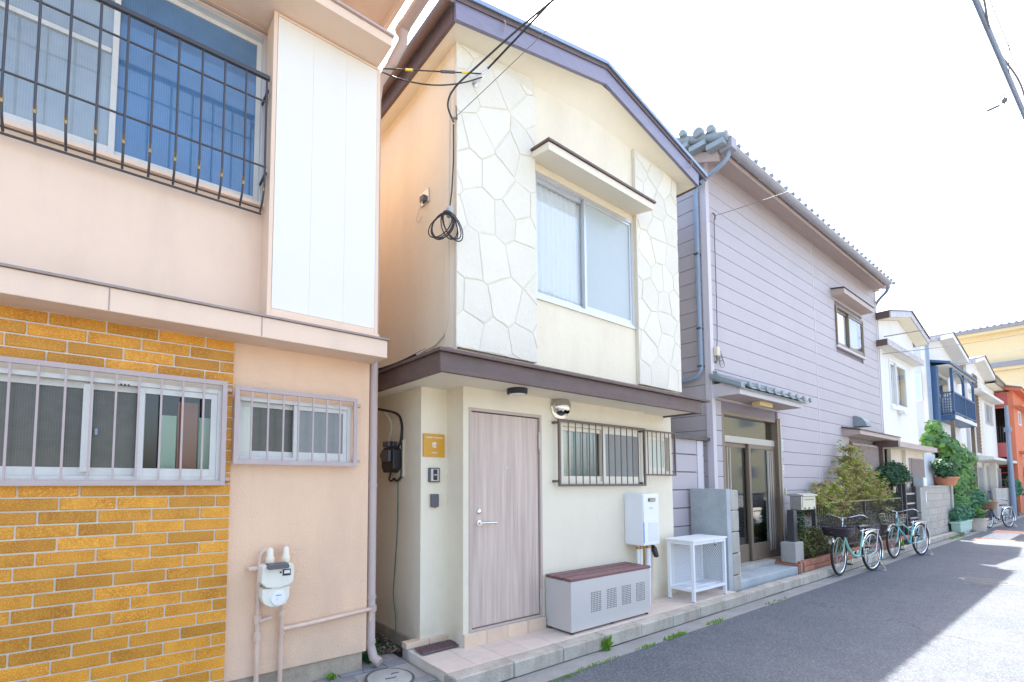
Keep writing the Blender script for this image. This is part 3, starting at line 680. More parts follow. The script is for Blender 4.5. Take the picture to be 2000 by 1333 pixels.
# upper storey
wall(2.60, 6.465, 2.66, 6.02, 3.505, .12, [(3.665, 5.455, 3.56, 4.96)], 'upper_wall', 'cream_stucco', ch)
B(2.595, 2.7, 3.626, 9.6, 2.63, 5.80).build('side_wall', 'cream_stucco', ch); B(6.36, 6.462, 3.626, 9.6, 2.63, 5.80).build('side_wall', 'cream_stucco', ch)
B(2.5, 6.4, 3.62, 9.6, 2.50, 2.63).build('floor', 'dark_room', ch)
def voronoi(x0, x1, z0, z1, sx, sz, seed):
    rnd = random.Random(seed); S = []
    nx = max(1, round((x1-x0)/sx)); nz_ = round((z1-z0)/sz)
    for i in range(-1, nx+1):
        for j in range(-1, nz_+1):
            S.append((x0+(i+.5+(.25 if j % 2 else -.25)+rnd.uniform(-.32, .32))*(x1-x0)/nx, z0+(j+.5+rnd.uniform(-.36, .36))*(z1-z0)/nz_))
    out = []
    for a in S:
        P = [(x0, z0), (x1, z0), (x1, z1), (x0, z1)]
        for b in S:
            if a is b or not P: continue
            mx, mz = (a[0]+b[0])/2, (a[1]+b[1])/2; nx_, nzz = b[0]-a[0], b[1]-a[1]; L = math.hypot(nx_, nzz); nx_ /= L; nzz /= L
            if L > 1.6: continue
            f = lambda p: (p[0]-mx)*nx_+(p[1]-mz)*nzz+.0055
            Q = []
            for i in range(len(P)):
                p, q = P[i], P[(i+1) % len(P)]; fp, fq = f(p), f(q)
                if fp <= 0: Q.append(p)
                if fp*fq < 0: t = fp/(fp-fq); Q.append((p[0]+(q[0]-p[0])*t, p[1]+(q[1]-p[1])*t))
            P = Q
        if len(P) >= 3:
            ar = abs(sum(P[i][0]*P[(i+1) % len(P)][1]-P[(i+1) % len(P)][0]*P[i][1] for i in range(len(P))))/2
            if ar > .006: out.append(P)
    return out
for (x0, x1, zz1, zz2, sd) in ((2.582, 3.635, 5.78, 5.94, 3), (5.475, 6.475, 5.93, 5.87, 11)):
    sp = MB().prism([(x0, 2.83), (x1, 2.83), (x1, zz2), (x0, zz1)], 'xz', 3.462, 3.504).build('stone_facing', 'stone_joint', ch)
    for P in voronoi(x0, x1, 2.83, min(zz1, zz2), .37, .35, sd):
        cx = sum(p[0] for p in P)/len(P); cz = sum(p[1] for p in P)/len(P); rr = random.Random(cx*99+cz)
        t1, t2 = rr.uniform(-.006, .006), rr.uniform(-.006, .006); d0 = 3.4562+rr.uniform(-.0025, .0015)
        # wobble the outline so stones are not straight sided, then round their edge
        Q = []
        for i in range(len(P)):
            p, q = P[i], P[(i+1) % len(P)]; Q.append(p); L = math.hypot(q[0]-p[0], q[1]-p[1])
            if L > .13:
                for t in (.35, .7):
                    w_ = rr.uniform(-.009, .004); Q.append((p[0]+(q[0]-p[0])*t-(q[1]-p[1])/L*-w_, p[1]+(q[1]-p[1])*t+(q[0]-p[0])/L*-w_))
        ins = [(cx+(a-cx)*.955, cz+(b-cz)*.955) for a, b in Q]; n = len(Q)
        v = [(a, 3.4635, b) for a, b in Q]+[(a, d0+.0025+(a-cx)*t1+(b-cz)*t2, b) for a, b in Q]+[(a, d0+(a-cx)*t1+(b-cz)*t2, b) for a, b in ins]
        f = [(i, (i+1) % n, (i+1) % n+n, i+n) for i in range(n)]+[(i+n, (i+1) % n+n, (i+1) % n+2*n, i+2*n) for i in range(n)]+[tuple(range(2*n, 3*n))]
        MB().add(v, f).build('stone', 'cream_stone', sp)
B(2.583, 2.594, 3.47, 3.64, 2.80, 5.80).build('corner_return', 'cream_trim', ch)
# roof: barge boards, soffit, eaves
YB = 3.25; bot = [(2.42, 5.74), (4.61, 6.23), (6.70, 5.77)]; top = [(2.41, 5.955), (4.61, 6.455), (6.71, 5.985)]
MB().prism([bot[0], bot[1], top[1], top[0]], 'xz', YB, YB+.035).build('barge_board', 'barge_sky_sheen', ch, bevel=.003)
MB().prism([bot[1], bot[2], top[2], top[1]], 'xz', YB, YB+.035).build('barge_board', 'barge_sky_sheen', ch, bevel=.003)
for i in (0, 1):
    a, b = top[i], top[i+1]
    if i == 1: b = (6.90, 5.955)
    MB().prism([(a[0], a[1]+.002), (b[0], b[1]+.002), (b[0], b[1]+.05), (a[0], a[1]+.05)], 'xz', YB-.03, YB+.05).build('verge_flashing', 'blue_flashing', ch, bevel=.004)
    MB().prism([(a[0], a[1]-.045), (b[0], b[1]-.045), (b[0], b[1]+.0), (a[0], a[1]+.0)], 'xz', YB-.012, YB-.001).build('verge_strip', 'brown_fascia', ch)
    MB().prism([(a[0], a[1]-.06), (b[0], b[1]-.06), (b[0], b[1]+.03), (a[0], a[1]+.03)], 'xz', YB+.055, 9.9).build('roof', 'dark_flashing', ch)
B(2.40, 2.435, YB+.036, 9.9, 5.735, 5.95).build('eave_fascia', 'brown_fascia', ch)
B(6.68, 6.715, YB+.036, 9.9, 5.765, 5.985).build('eave_fascia', 'brown_fascia', ch)
MB().tube([(2.34, YB-.02, 5.90), (2.34, 9.9, 5.90)], .055, 12).build('gutter', 'brown_fascia', ch, smooth=True)
MB().tube([(6.79, YB+.12, 5.90), (6.79, 9.9, 5.90)], .05, 12).build('gutter', 'brown_fascia', ch, smooth=True)
# coved plaster soffit, ruled between the barge boards and the wall
n = 24; JX = [2.595, 3.65, 4.62, 5.5, 6.465]; JZ = [5.78, 5.93, 5.995, 5.93, 5.86]
v = []; f = []
for i in range(n+1):
    t = i/n; xb = 2.437+(6.678-2.437)*t; zb = np.interp(xb, [2.42, 4.61, 6.70], [5.745, 6.235, 5.775])
    xj = 2.595+(6.465-2.595)*t; zj = np.interp(xj, JX, JZ)
    for k in range(7):
        s = k/6; v.append((xb+(xj-xb)*s, YB+.035+(3.506-YB-.035)*s, zb+(zj-zb)*s+.045*math.sin(math.pi*s)*math.sin(math.pi*t)))
for i in range(n):
    for k in range(6): f.append((i*7+k, (i+1)*7+k, (i+1)*7+k+1, i*7+k+1))
MB().add(v, f).build('soffit', 'soffit_cream', ch, smooth=True)
MB().quad((2.437, YB+.03, 5.745), (2.597, 3.50, 5.785), (2.597, 9.6, 5.785), (2.437, 9.6, 5.745)).build('eave_soffit', 'soffit_cream', ch); MB().quad((6.678, YB+.03, 5.775), (6.463, 3.50, 5.86), (6.463, 9.6, 5.80), (6.678, 9.6, 5.775)).build('eave_soffit', 'soffit_cream', ch)
for xx, zz in ((2.98, 5.99), (6.45, 5.99)): MB().tube([(xx, YB-.02, zz+.05), (xx, YB-.045, zz), (xx, YB-.01, zz-.06)], .006, 6).build('snow_hook', 'grey_flashing', ch)
# upper window, brow
w = slider(ch, 3.665, 5.455, 3.565, 4.955, 3.50, 'aluminium', ('glass', 'frost_green'), sw=.035, split=4.52)
B(3.62, 5.49, 3.485, 3.504, 3.535, 3.563).build('sill', 'aluminium', w)
curtain(w, 3.70, 4.56, 3.60, 4.94, 3.595, 'curtain', .011, .085)
MB().prism([(3.215, 4.985), (3.215, 5.07), (3.503, 5.10), (3.503, 5.045)], 'yz', 3.575, 5.475).build('window_brow', 'cream_trim', ch, bevel=.004)
MB().prism([(3.195, 5.072), (3.195, 5.095), (3.503, 5.125), (3.503, 5.103)], 'yz', 3.555, 5.50).build('brow_flashing', 'brown_fascia', ch)
# front door
d = MB(); ring(d, 2.735, 3.692, DZ0, DZ1, 3.462, 3.55, .028, .018, .03); d = d.build('door', 'door_frame', ch, bevel=.003)
piece('leaf', (3.213, 3.502, 1.254), (.882, .038, 1.985), 'door_laminate', d, .003)
B(2.77, 3.66, 3.525, 3.545, .25, 2.25).build('rebate', 'dark_room', d)
MB().lathe([(.027, 0), (.027, .01), (.012, .012), (.012, .04)], (2.862, 3.483, 1.21), 'y', 18).tube([(2.862, 3.445, 1.21), (2.90, 3.437, 1.212), (2.99, 3.437, 1.21), (3.045, 3.439, 1.208)], .0085, 10).build('handle', 'chrome', d, smooth=True)
MB().lathe([(.022, 0), (.022, .012), (.015, .016), (.001, .017)], (2.862, 3.483, 1.315), 'y', 18).build('lock', 'chrome', d, smooth=True)
MB().lathe([(.009, 0), (.008, .006), (.001, .007)], (3.21, 3.483, 1.73), 'y', 12).build('peephole', 'steel', d)
for zz in (2.02, .42): MB().cyl((3.662, 3.47, zz-.085), (3.662, 3.47, zz+.085), .010, 10).cyl((3.662, 3.47, zz-.003), (3.662, 3.47, zz+.003), .0115, 10).build('hinge', 'bronze_light', d)
st = B(2.66, 3.70, 3.445, 3.56, .09, .232).build('door_step', 'grout', ch)
for i in range(4):
    a = 2.655+i*.262; piece('tile', (a+.13, 3.44, .176), (.258 if i < 3 else .25, .016, .115), 'step_tile', st, .002)
# vent hood
vh = MB().lathe([(.142, 0), (.142, .014), (.122, .02)], (3.975, 3.47, 2.40), 'y', 32).build('vent_hood', 'stainless', ch, smooth=True)
v = []; f = []; nu, nv = 20, 10
for i in range(nu+1):
    a = 2*math.pi*i/nu
    for j in range(nv+1):
        e = math.pi/2*j/nv; rr = .12*math.cos(e); v.append((3.975+rr*math.cos(a), 3.452-.105*math.sin(e), 2.40+rr*math.sin(a)))
keep = lambda q: (q[2]-2.40) > -.052-.0*(3.45-q[1])
for i in range(nu):
    for j in range(nv):
        q = (i*(nv+1)+j, (i+1)*(nv+1)+j, (i+1)*(nv+1)+j+1, i*(nv+1)+j+1)
        if sum(v[k][2] for k in q)/4-2.40 > -.055: f.append(q)
MB().add(v, f).build('dome', 'stainless', vh, smooth=True)
MB().lathe([(.10, 0), (.001, .001)], (3.975, 3.448, 2.40), 'y', 20).build('duct', 'black_plastic', vh)
# lower windows with grilles
w = slider(ch, 3.985, 5.495, 1.565, 2.235, 3.455, 'cream_trim', ('glass', 'frost_dark'), sw=.045, split=4.74, fw_=.035)
B(4.24, 4.70, 3.545, 3.55, 1.60, 2.20).build('backing', 'frost_teal', w)
B(4.03, 4.239, 3.54, 3.545, 1.60, 2.20).build('blind', 'wire_cream', w)
grille(ch, 3.885, 5.475, 1.545, 2.26, 3.40, [4.045+.1165*i for i in range(12)], 'brown_iron', .026, .009, br=((3.87, 2.22), (3.87, 1.60)), wally=3.47)
for zz in (2.22, 1.58): B(5.40, 5.44, 3.421, 3.454, zz-.012, zz+.012).build('bracket', 'black_plastic', ch)
w = ring(MB(), 5.62, 6.225, 1.69, 2.235, 3.505, 3.59, .045).build('window', 'cream_trim', ch, bevel=.003)
ring(MB(), 5.70, 6.145, 1.735, 2.19, 3.525, 3.555, .05).build('sash', 'cream_trim', w, bevel=.002)
B(5.74, 6.10, 3.538, 3.543, 1.78, 2.14).build('pane', 'wire_cream', w)
grille(ch, 5.52, 6.245, 1.675, 2.255, 3.44, [5.60+.098*i for i in range(7)], 'brown_iron', .02, .008)

# things on the cream house
lp = thing('porch_light', (3.17, 3.28, 2.475), 'round black porch light under the brown canopy of the cream house', 'light')
MB().lathe([(.098, 0), (.098, -.045), (.085, -.055), (.085, -.05)], (3.17, 3.28, 2.475), n=32).build('housing', 'black_plastic', lp, smooth=True)
MB().lathe([(.082, -.048), (.075, -.060), (.001, -.062)], (3.17, 3.28, 2.475), n=32).build('diffuser', 'white_paint', lp, smooth=True)
sg = thing('house_sign', (2.512, 3.725, 1.935), 'square ochre guest house plaque with white lettering above the intercom', 'sign')
B(2.393, 2.632, 3.708, 3.7235, 1.826, 2.04).build('plate', 'ochre_sign', sg, bevel=.002)
text('GUEST HOUSE', sg, (2.512, 3.7065, 2.005), .015, 'print_white', w=.185, bold=.01)
text('檜', sg, (2.512, 3.7065, 1.938), .058, 'print_white', w=.052, bold=.012)
text('HINOKI', sg, (2.512, 3.7065, 1.862), .014, 'print_white', w=.062, bold=.01)
ic = thing('intercom', (2.51, 3.725, 1.655), 'grey and black door intercom with camera below the ochre plaque', 'intercom')
B(2.452, 2.572, 3.698, 3.7245, 1.588, 1.722).build('case', 'grey_plastic', ic, bevel=.005)
B(2.468, 2.558, 3.693, 3.6978, 1.598, 1.712).build('face', 'bronze_light', ic, bevel=.003)
B(2.492, 2.535, 3.690, 3.6935, 1.608, 1.706).build('lens_panel', 'black_plastic', ic, bevel=.002)
MB().prism([(2.497, 1.652), (2.530, 1.652), (2.520, 1.662), (2.507, 1.662)], 'xz', 3.687, 3.6905).build('call_button', 'aluminium', ic)
kb = thing('key_box', (2.51, 3.725, 1.415), 'small dark grey key box, lowest fitting on the wall beside the door', 'key box')
B(2.463, 2.56, 3.712, 3.7245, 1.352, 1.482).build('back_plate', 'ivory', kb, bevel=.003)
MB().prism([(2.468, 1.362), (2.512, 1.350), (2.556, 1.362), (2.556, 1.478), (2.468, 1.478)], 'xz', 3.688, 3.711).build('cover', 'grey_plastic', kb, bevel=.008)

# electric meter and cables in the alley
em = thing('electric_meter', (2.37, 4.25, 1.8), 'black electric meter on the alley side wall of the cream house', 'electric meter')
B(2.358, 2.374, 4.02, 4.12, 1.64, 2.0).build('board', 'ivory', em, bevel=.003)
mm = MB().prism([(4.06, 1.72), (4.06, 1.90), (4.10, 1.93), (4.26, 1.93), (4.30, 1.885), (4.30, 1.74), (4.26, 1.68), (4.12, 1.68)], 'yz', 2.27, 2.373).build('case', 'black_plastic', em, bevel=.008)
B(2.24, 2.269, 4.10, 4.25, 1.79, 1.90).build('display', 'grey_plastic', em, bevel=.004)
B(2.26, 2.36, 4.14, 4.26, 1.935, 1.99).build('terminal_cover', 'grey_plastic', em, bevel=.004)
B(2.29, 2.34, 4.28, 4.37, 1.83, 1.88).build('breaker', 'black_plastic', em, bevel=.004)
MB().lathe([(.02, 0), (.02, .05)], (2.30, 4.12, 1.935), n=12).build('seal', 'black_plastic', em)
def cable(name, pts, r, mt, label, n=6, smooth=True, grp=None):
    pts = spline(pts, n) if len(pts) > 2 else [Vector(p) for p in pts]
    c = pts[len(pts)//2]
    return single(name, MB().tube(pts, r, 7), mt, tuple(c), label, 'cable', grp, smooth=smooth)
cable('cable', [(2.59, 3.98, 2.92), (2.40, 4.25, 2.80), (2.14, 4.5, 2.70), (2.04, 4.5, 2.63), (2.06, 4.48, 2.45), (2.12, 4.45, 2.36), (2.33, 4.16, 2.28), (2.36, 4.06, 2.17), (2.355, 4.06, 2.0), (2.35, 4.10, 1.93)], .013, 'black_cable', 'thick black cable draped over the brown canopy down to the electric meter')
cable('cable', [(2.10, 4.55, 2.655), (2.05, 4.70, 2.62), (2.06, 4.72, 2.5), (2.15, 4.6, 2.40), (2.30, 4.33, 2.30), (2.355, 4.26, 2.18), (2.355, 4.27, 2.08), (2.34, 4.30, 1.98)], .011, 'ivory_cable', 'ivory cable hanging from the canopy edge to the electric meter')
cable('cable', [(2.34, 4.22, 1.70), (2.33, 4.24, 1.62), (2.33, 4.20, 1.60), (2.34, 4.16, 1.62), (2.345, 4.13, 1.60), (2.35, 4.07, 1.62), (2.36, 4.05, 1.70), (2.36, 4.05, 2.1)], .011, 'black_cable', 'black cable loop curling under the electric meter')
cable('ground_wire', [(2.36, 4.12, 1.62), (2.365, 4.13, 1.2), (2.36, 4.16, .8), (2.365, 4.2, .5), (2.35, 4.12, .25), (2.30, 4.05, .09), (2.27, 4.0, .06), (2.22, 4.1, .06)], .005, 'green_wire', 'thin green earth wire running down the alley wall to the soil')
cable('cable', [(2.583, 3.56, 5.35), (2.581, 3.565, 4.6), (2.583, 3.57, 3.9), (2.583, 3.56, 3.4), (2.59, 3.60, 3.06), (2.585, 3.78, 2.93), (2.56, 3.95, 2.90), (2.50, 4.02, 2.86)], .010, 'ivory_cable', 'ivory conduit down the corner of the upper storey to the canopy')
br = thing('service_bracket', (2.80, 3.44, 5.5), 'galvanised wire bracket near the top left corner of the stone facing', 'bracket')
MB().tube([(2.80, 3.46, 5.46), (2.80, 3.38, 5.50), (2.84, 3.34, 5.53), (2.86, 3.33, 5.58)], .010, 8).lathe([(.03, 0), (.03, .012)], (2.80, 3.462, 5.46), 'y', 14).build('hook', 'steel', br, smooth=True)
MB().lathe([(.018, -.03), (.03, -.02), (.03, 0), (.02, .008), (.03, .016), (.028, .03), (.012, .04)], (2.80, 3.40, 5.49), n=14).build('insulator', 'white_paint', br, smooth=True)
b2 = thing('service_bracket', (2.57, 3.47, 4.98), 'small wire clamp on the corner edge below the galvanised bracket', 'bracket')
MB().tube([(2.58, 3.47, 5.02), (2.53, 3.44, 4.98), (2.52, 3.43, 4.96)], .011, 8).tube([(2.585, 3.47, 5.15), (2.575, 3.455, 5.08), (2.58, 3.45, 5.0)], .007, 6).build('clamp', 'grey_cable', b2, smooth=True)
jb = thing('junction_box', (2.59, 4.0, 4.5), 'small square metal plate with outlet on the upper alley wall', 'junction box')
B(2.575, 2.594, 3.93, 4.08, 4.44, 4.58).build('plate', 'steel', jb, bevel=.003)
B(2.54, 2.574, 3.97, 4.04, 4.46, 4.52).build('outlet', 'grey_plastic', jb, bevel=.004)
MB().tube(spline([(2.55, 4.0, 4.46), (2.54, 4.05, 4.38), (2.545, 4.1, 4.30), (2.55, 4.06, 4.26), (2.55, 4.0, 4.30)], 5), .005, 6).build('lead', 'ivory_cable', jb, smooth=True)
cc = thing('coiled_cable', (2.53, 3.52, 4.0), 'coil of black spare cable hanging at the corner of the upper storey', 'cable')
ck = MB()
for i in range(8):
    a0 = random.uniform(-.25, .25); ry = random.uniform(.05, .10); rz_ = random.uniform(.12, .17)
    ck.tube([(2.475+.81*(ry*math.cos(t)*1.0+a0*.25*(1-math.sin(t)))-.006*i, 3.47-.58*(ry*math.cos(t)*1.0+a0*.25*(1-math.sin(t)))-.008*i, 3.94+rz_*.85*math.sin(t)-.006*i) for t in np.linspace(0, 2*math.pi, 22)[:-1]], .0055, 6, closed=True)
ck.build('loops', 'black_cable', cc, smooth=True, kind='stuff')
MB().lathe([(.03, -.04), (.032, .03), (.02, .05)], (2.50, 3.455, 4.07), n=14).build('cap', 'concrete_smooth', cc, smooth=True)
MB().tube([(2.50, 3.455, 4.10), (2.54, 3.475, 4.3), (2.555, 3.47, 4.6), (2.555, 3.472, 4.95)], .007, 7).build('riser', 'black_cable', cc, smooth=True)

# ------------------------------------------------------------------ water heater
wh = thing('water_heater', (5.26, 3.47, 1.15), 'white wall hung gas water heater with pipes below it, right of the bench', 'water heater')
B(5.10, 5.43, 3.225, 3.468, .855, 1.455).build('case', 'white_metal', wh, bevel=.012)
B(5.108, 5.422, 3.218, 3.2245, .865, 1.445).build('front_panel', 'white_metal', wh, bevel=.004)
MB().box(5.205, 5.345, 3.208, 3.2175, 1.365, 1.405).build('exhaust', 'black_plastic', wh, bevel=.003)
for i in range(3): B(5.215, 5.335, 3.203, 3.2075, 1.371+.011*i, 1.376+.011*i).build('louvre', 'steel', wh)
B(5.104, 5.112, 3.2145, 3.2178, .89, 1.13).build('side_print', 'print_blue', wh)
B(5.20, 5.40, 3.2155, 3.2178, .90, 1.12).build('notice', 'clear_box', wh)
text('GAS', wh, (5.26, 3.2165, 1.29), .018, 'stain_faint', w=.07)
MB().box(5.43, 5.52, 3.33, 3.45, .99, 1.11).build('valve_box', 'white_paint', wh, bevel=.008)
B(5.455, 5.49, 3.325, 3.3295, 1.03, 1.085).build('valve_dial', 'black_plastic', wh)
for xx, rr, mt, zb in ((5.20, .018, 'white_paint', .40), (5.255, .02, 'white_paint', .34), (5.33, .012, 'brass', .42), (5.40, .034, 'white_metal', .12), (5.47, .016, 'pipe_peach', .12)):
    MB().tube([(xx, 3.36, .855), (xx, 3.36, .70), (xx+.01, 3.37, .55), (xx+.012, 3.38, zb)], rr, 10).build('pipe', mt, wh, smooth=True)
    MB().lathe([(rr*1.25, 0), (rr*1.25, -.035)], (xx, 3.36, .835), n=10).build('fitting', 'brass', wh)
MB().tube([(5.52, 3.38, 1.02), (5.54, 3.38, .9), (5.53, 3.39, .5), (5.53, 3.4, .12)], .013, 8).build('pipe', 'ivory_cable', wh, smooth=True)
MB().prism([(5.45, .835), (5.50, .80), (5.545, .69), (5.50, .68), (5.45, .76)], 'xz', 3.30, 3.34).build('plug_cover', 'black_plastic', wh, bevel=.006)

# ------------------------------------------------------------------ slatted storage bench
bn = thing('storage_bench', (4.39, 3.30, .12), 'grey metal storage bench with dark slatted top standing left of the water heater', 'bench')
BX0, BX1, BY0, BY1, BZ0, BZ1 = 3.715, 5.055, 3.125, 3.455, .145, .625
B(BX0, BX1, BY0, BY1, BZ0, BZ1).build('body', 'bench_metal', bn, bevel=.004)
for i in range(3): piece('slat', ((BX0+BX1)/2, BY0+.042+i*.115, BZ1+.016), (BX1-BX0+.02, .093, .028), 'bench_slat', bn, .004)
hb = []
for gx in (4.02, 4.275, 4.53, 4.79):
    pf = MB()
    for i in range(7):
        for j in range(11):
            if i == 3 and j == 5: pass
            pf.lathe([(.0062, 0), (.0062, .0012)], (gx+i*.0245, BY0-.0002, .30+j*.0185), 'y', 6)
    pf.build('perforation', 'black_plastic', bn, kind='stuff')
for xx in (BX0+.04, (BX0+BX1)/2, BX1-.04):
    MB().lathe([(.018, 0), (.018, .03)], (xx, BY0+.03, .116), n=12).build('foot', 'black_plastic', bn)
for xx in (BX0+.04, BX1-.04): MB().lathe([(.018, 0), (.018, .03)], (xx, BY1-.03, .116), n=12).build('foot', 'black_plastic', bn)

# ------------------------------------------------------------------ white mesh table
tb = thing('mesh_table', (6.34, 3.25, .12), 'white metal side table with mesh panels and low shelf on the terrace', 'table')
TX0, TX1, TY0, TY1, TZ = 5.93, 6.76, 3.085, 3.42, .875
B(TX0-.02, TX1+.02, TY0-.02, TY1+.02, TZ-.02, TZ).build('tabletop', 'white_metal', tb, bevel=.006)
MB().box(TX0, TX1, TY0-.004, TY0+.02, TZ-.06, TZ-.021).box(TX0, TX1, TY1-.02, TY1, TZ-.06, TZ-.021).box(TX0, TX0+.02, TY0+.021, TY1-.021, TZ-.06, TZ-.021).box(TX1-.02, TX1, TY0+.021, TY1-.021, TZ-.06, TZ-.021).build('apron', 'white_metal', tb)
for xx in (TX0+.016, TX1-.016):
    for yy in (TY0+.016, TY1-.016):
        lg = B(xx-.018, xx+.018, yy-.018, yy+.018, .128, TZ-.021).build('leg', 'white_metal', tb, bevel=.003)
        MB().lathe([(.014, 0), (.014, .012)], (xx, yy, .117), n=10).build('foot', 'black_plastic', lg)
ring_ = MB().box(TX0+.035, TX1-.035, TY0, TY0+.022, .245, .275).box(TX0+.035, TX1-.035, TY1-.022, TY1, .245, .275).box(TX0, TX0+.022, TY0+.035, TY1-.035, .245, .275).box(TX1-.022, TX1, TY0+.035, TY1-.035, .245, .275).build('shelf_frame', 'white_metal', tb)
def mesh_panel(o, ax, c0, c1, h0, h1, pos, pitch=.026, r=.0034, name='mesh_panel'):
    mb = MB(); W_, H_ = c1-c0, h1-h0; sl = 1.6 if ax != 'z' else 1.0
    for sgn in (1, -1):
        k = -H_/sl
        while k < W_+H_/sl:
            pts = []
            a0 = k; a1 = k+H_/sl
            if sgn < 0: a0, a1 = a1, a0
            u0, w0, u1, w1 = a0, 0, a1, H_
            def clip(u0, w0, u1, w1):
                t0, t1 = 0, 1; du = u1-u0
                for lo, hi in ((0, W_),):
                    ta, tb_ = (lo-u0)/du, (hi-u0)/du
                    if ta > tb_: ta, tb_ = tb_, ta
                    t0, t1 = max(t0, ta), min(t1, tb_)
                return (t0, t1) if t1 > t0+1e-4 else None
            cl = clip(u0, w0, u1, w1)
            if cl:
                q = []
                for t in cl:
                    u = c0+u0+(u1-u0)*t; w_ = h0+w0+(w1-w0)*t
                    q.append((u, pos, w_) if ax == 'y' else ((pos, u, w_) if ax == 'x' else (u, w_, pos)))
                mb.tube(q, r, 3)
            k += pitch
    return mb.build(name, 'white_metal', o, kind='stuff')
mesh_panel(tb, 'y', TX0+.035, TX1-.035, .275, TZ-.06, TY1-.012)
mesh_panel(tb, 'x', TY0+.035, TY1-.035, .275, TZ-.06, TX1-.012)
mesh_panel(tb, 'z', TX0+.022, TX1-.022, TY0+.022, TY1-.022, .262, name='shelf_mesh')
B(TX0+.05, TX1-.05, 3.2, 3.215, .25, .272).build('shelf_bar', 'white_metal', tb)
MB().tube([(6.45, TY0-.008, TZ-.03), (6.45, TY0-.014, TZ-.07)], .007, 6).build('hook', 'white_metal', tb); B(6.442, 6.458, TY0-.02, TY0-.006, TZ-.10, TZ-.068).build('clip', 'bronze', tb)
dm = single('door_mat', MB().prism([(2.27, 3.51), (2.69, 3.52), (2.69, 3.69), (2.28, 3.665)], 'xy', .122, .130), 'mat_brown', (2.48, 3.6, .122), 'reddish brown slatted mat on the terrace below the ochre plaque', 'mat')
for i in range(18): MB().box(2.285+i*.0225, 2.297+i*.0225, 3.525, 3.665, .1302, .136).build('rib', 'mat_brown', dm)

# ================================================================== GREY SIDED HOUSE
gh = thing('grey_house', (12.1, 3.60, .1), 'two storey house clad in lavender grey siding with tiled eave and tiled porch canopy', 'house')
GX0, GX1, GY = 7.62, 16.74, 3.60
DX0, DX1, DB, DT = 7.90, 10.04, .27, 2.73
holes = [(DX0, DX1, DB-.2, DT), (13.45, 15.42, 4.70, 5.64), (14.0, 16.62, 1.55, 2.53)]
wall(GX0, GX1, .05, 6.9, GY+.03, .14, holes, 'wall', 'siding_gap', gh)
B(GX0+.03, GX0+.2, GY+.17, 10, 0, 6.9).build('side_wall', 'siding_gap', gh); B(GX1-.2, GX1-.01, GY+.17, 10, 0, 6.9).build('side_wall', 'grey_siding', gh)
B(GX0, GX1, 9.9, 10, 0, 6.9).build('rear_wall', 'grey_siding', gh)
B(GX0+.21, GX1-.21, 5.0, 5.1, 0, 6.8).build('inner_wall', 'dark_room', gh); B(GX0+.21, GX1-.21, GY+.18, 9.9, 3.0, 3.1).build('floor', 'dark_room', gh)
PIT = .2395
def boards(x0, x1, axis='x'):
    k = 0; zz = 6.71
    while zz-PIT > .05:
        a, b = zz-PIT, zz; segs = [(x0, x1)]
        if axis == 'x':
            for h in holes:
                if h[2] < b-.04 and h[3] > a+.04:
                    new = []
                    for s0, s1 in segs:
                        if h[1] <= s0 or h[0] >= s1: new.append((s0, s1)); continue
                        if h[0] > s0: new.append((s0, h[0]))
                        if h[1] < s1: new.append((h[1], s1))
                    segs = new
        for s0, s1 in segs:
            if s1-s0 < .03: continue
            if axis == 'x': piece('siding_board', ((s0+s1)/2, GY+.013, (a+b)/2), (s1-s0-.004, .03, PIT-.007), 'grey_siding', gh, .0035)
            else: piece('siding_board', (GX0+.013, (s0+s1)/2, (a+b)/2), (.03, s1-s0, PIT-.007), 'grey_siding', gh, .0035)
        zz -= PIT
boards(7.70, 12.14); boards(12.17, GX1); boards(3.68, 9.9, 'y')
B(12.142, 12.168, GY-.006, GY+.02, .1, 6.71).build('joint_trim', 'siding_trim', gh)
MB().box(7.598, 7.70, GY-.012, GY+.02, .1, 6.72).box(7.598, 7.635, GY+.021, GY+.085, .1, 6.72).build('corner_trim', 'siding_trim', gh, bevel=.004)
B(GX1-.06, GX1+.012, GY-.012, GY+.05, .1, 6.72).build('corner_trim', 'siding_trim', gh)
# eave: stepped fascia, gutter, tiles
MB().box(7.60, 16.75, 3.50, 3.63, 6.70, 6.80).build('frieze', 'mauve_wood', gh, bevel=.006)
MB().box(7.50, 16.72, 3.40, 3.499, 6.745, 6.86).build('frieze', 'mauve_wood', gh, bevel=.006)
MB().box(7.42, 16.60, 3.33, 3.41, 6.60, 6.72).build('eave_board', 'mauve_wood', gh, bevel=.004) if 0 else None
MB().prism([(3.285, 6.60), (3.31, 6.60), (3.63, 6.72), (3.63, 6.75), (3.285, 6.66)], 'yz', 7.50, 16.35).build('eave_soffit', 'mauve_wood', gh)
MB().box(7.48, 16.35, 3.262, 3.284, 6.56, 6.68).build('eave_fascia', 'mauve_wood', gh, bevel=.003)
gt = MB()
prof = [(3.26-.075+.075*math.cos(a), 6.655+.07*math.sin(a)) for a in np.linspace(math.pi, 2*math.pi, 9)]
for i in range(8):
    a, b = prof[i], prof[i+1]; gt.quad((7.5, *a), (16.1, *a), (16.1, *b), (7.5, *b))
gt.build('gutter', 'gutter_grey', gh, smooth=True)
for i in range(12): MB().tube([(7.9+i*.74, 3.262, 6.69), (7.9+i*.74, 3.22, 6.58), (7.9+i*.74, 3.18, 6.60), (7.9+i*.74, 3.175, 6.67)], .006, 5).build('gutter_hook', 'siding_trim', gh)
MB().prism([(3.22, 6.70), (6.8, 8.4), (6.8, 8.3), (3.22, 6.64)], 'yz', 7.36, 16.4).build('roof', 'roof_tile_blue', gh)
MB().prism([(6.8, 8.4), (10.3, 6.72), (10.3, 6.62), (6.8, 8.3)], 'yz', 7.36, 16.4).build('roof', 'roof_tile_blue', gh)
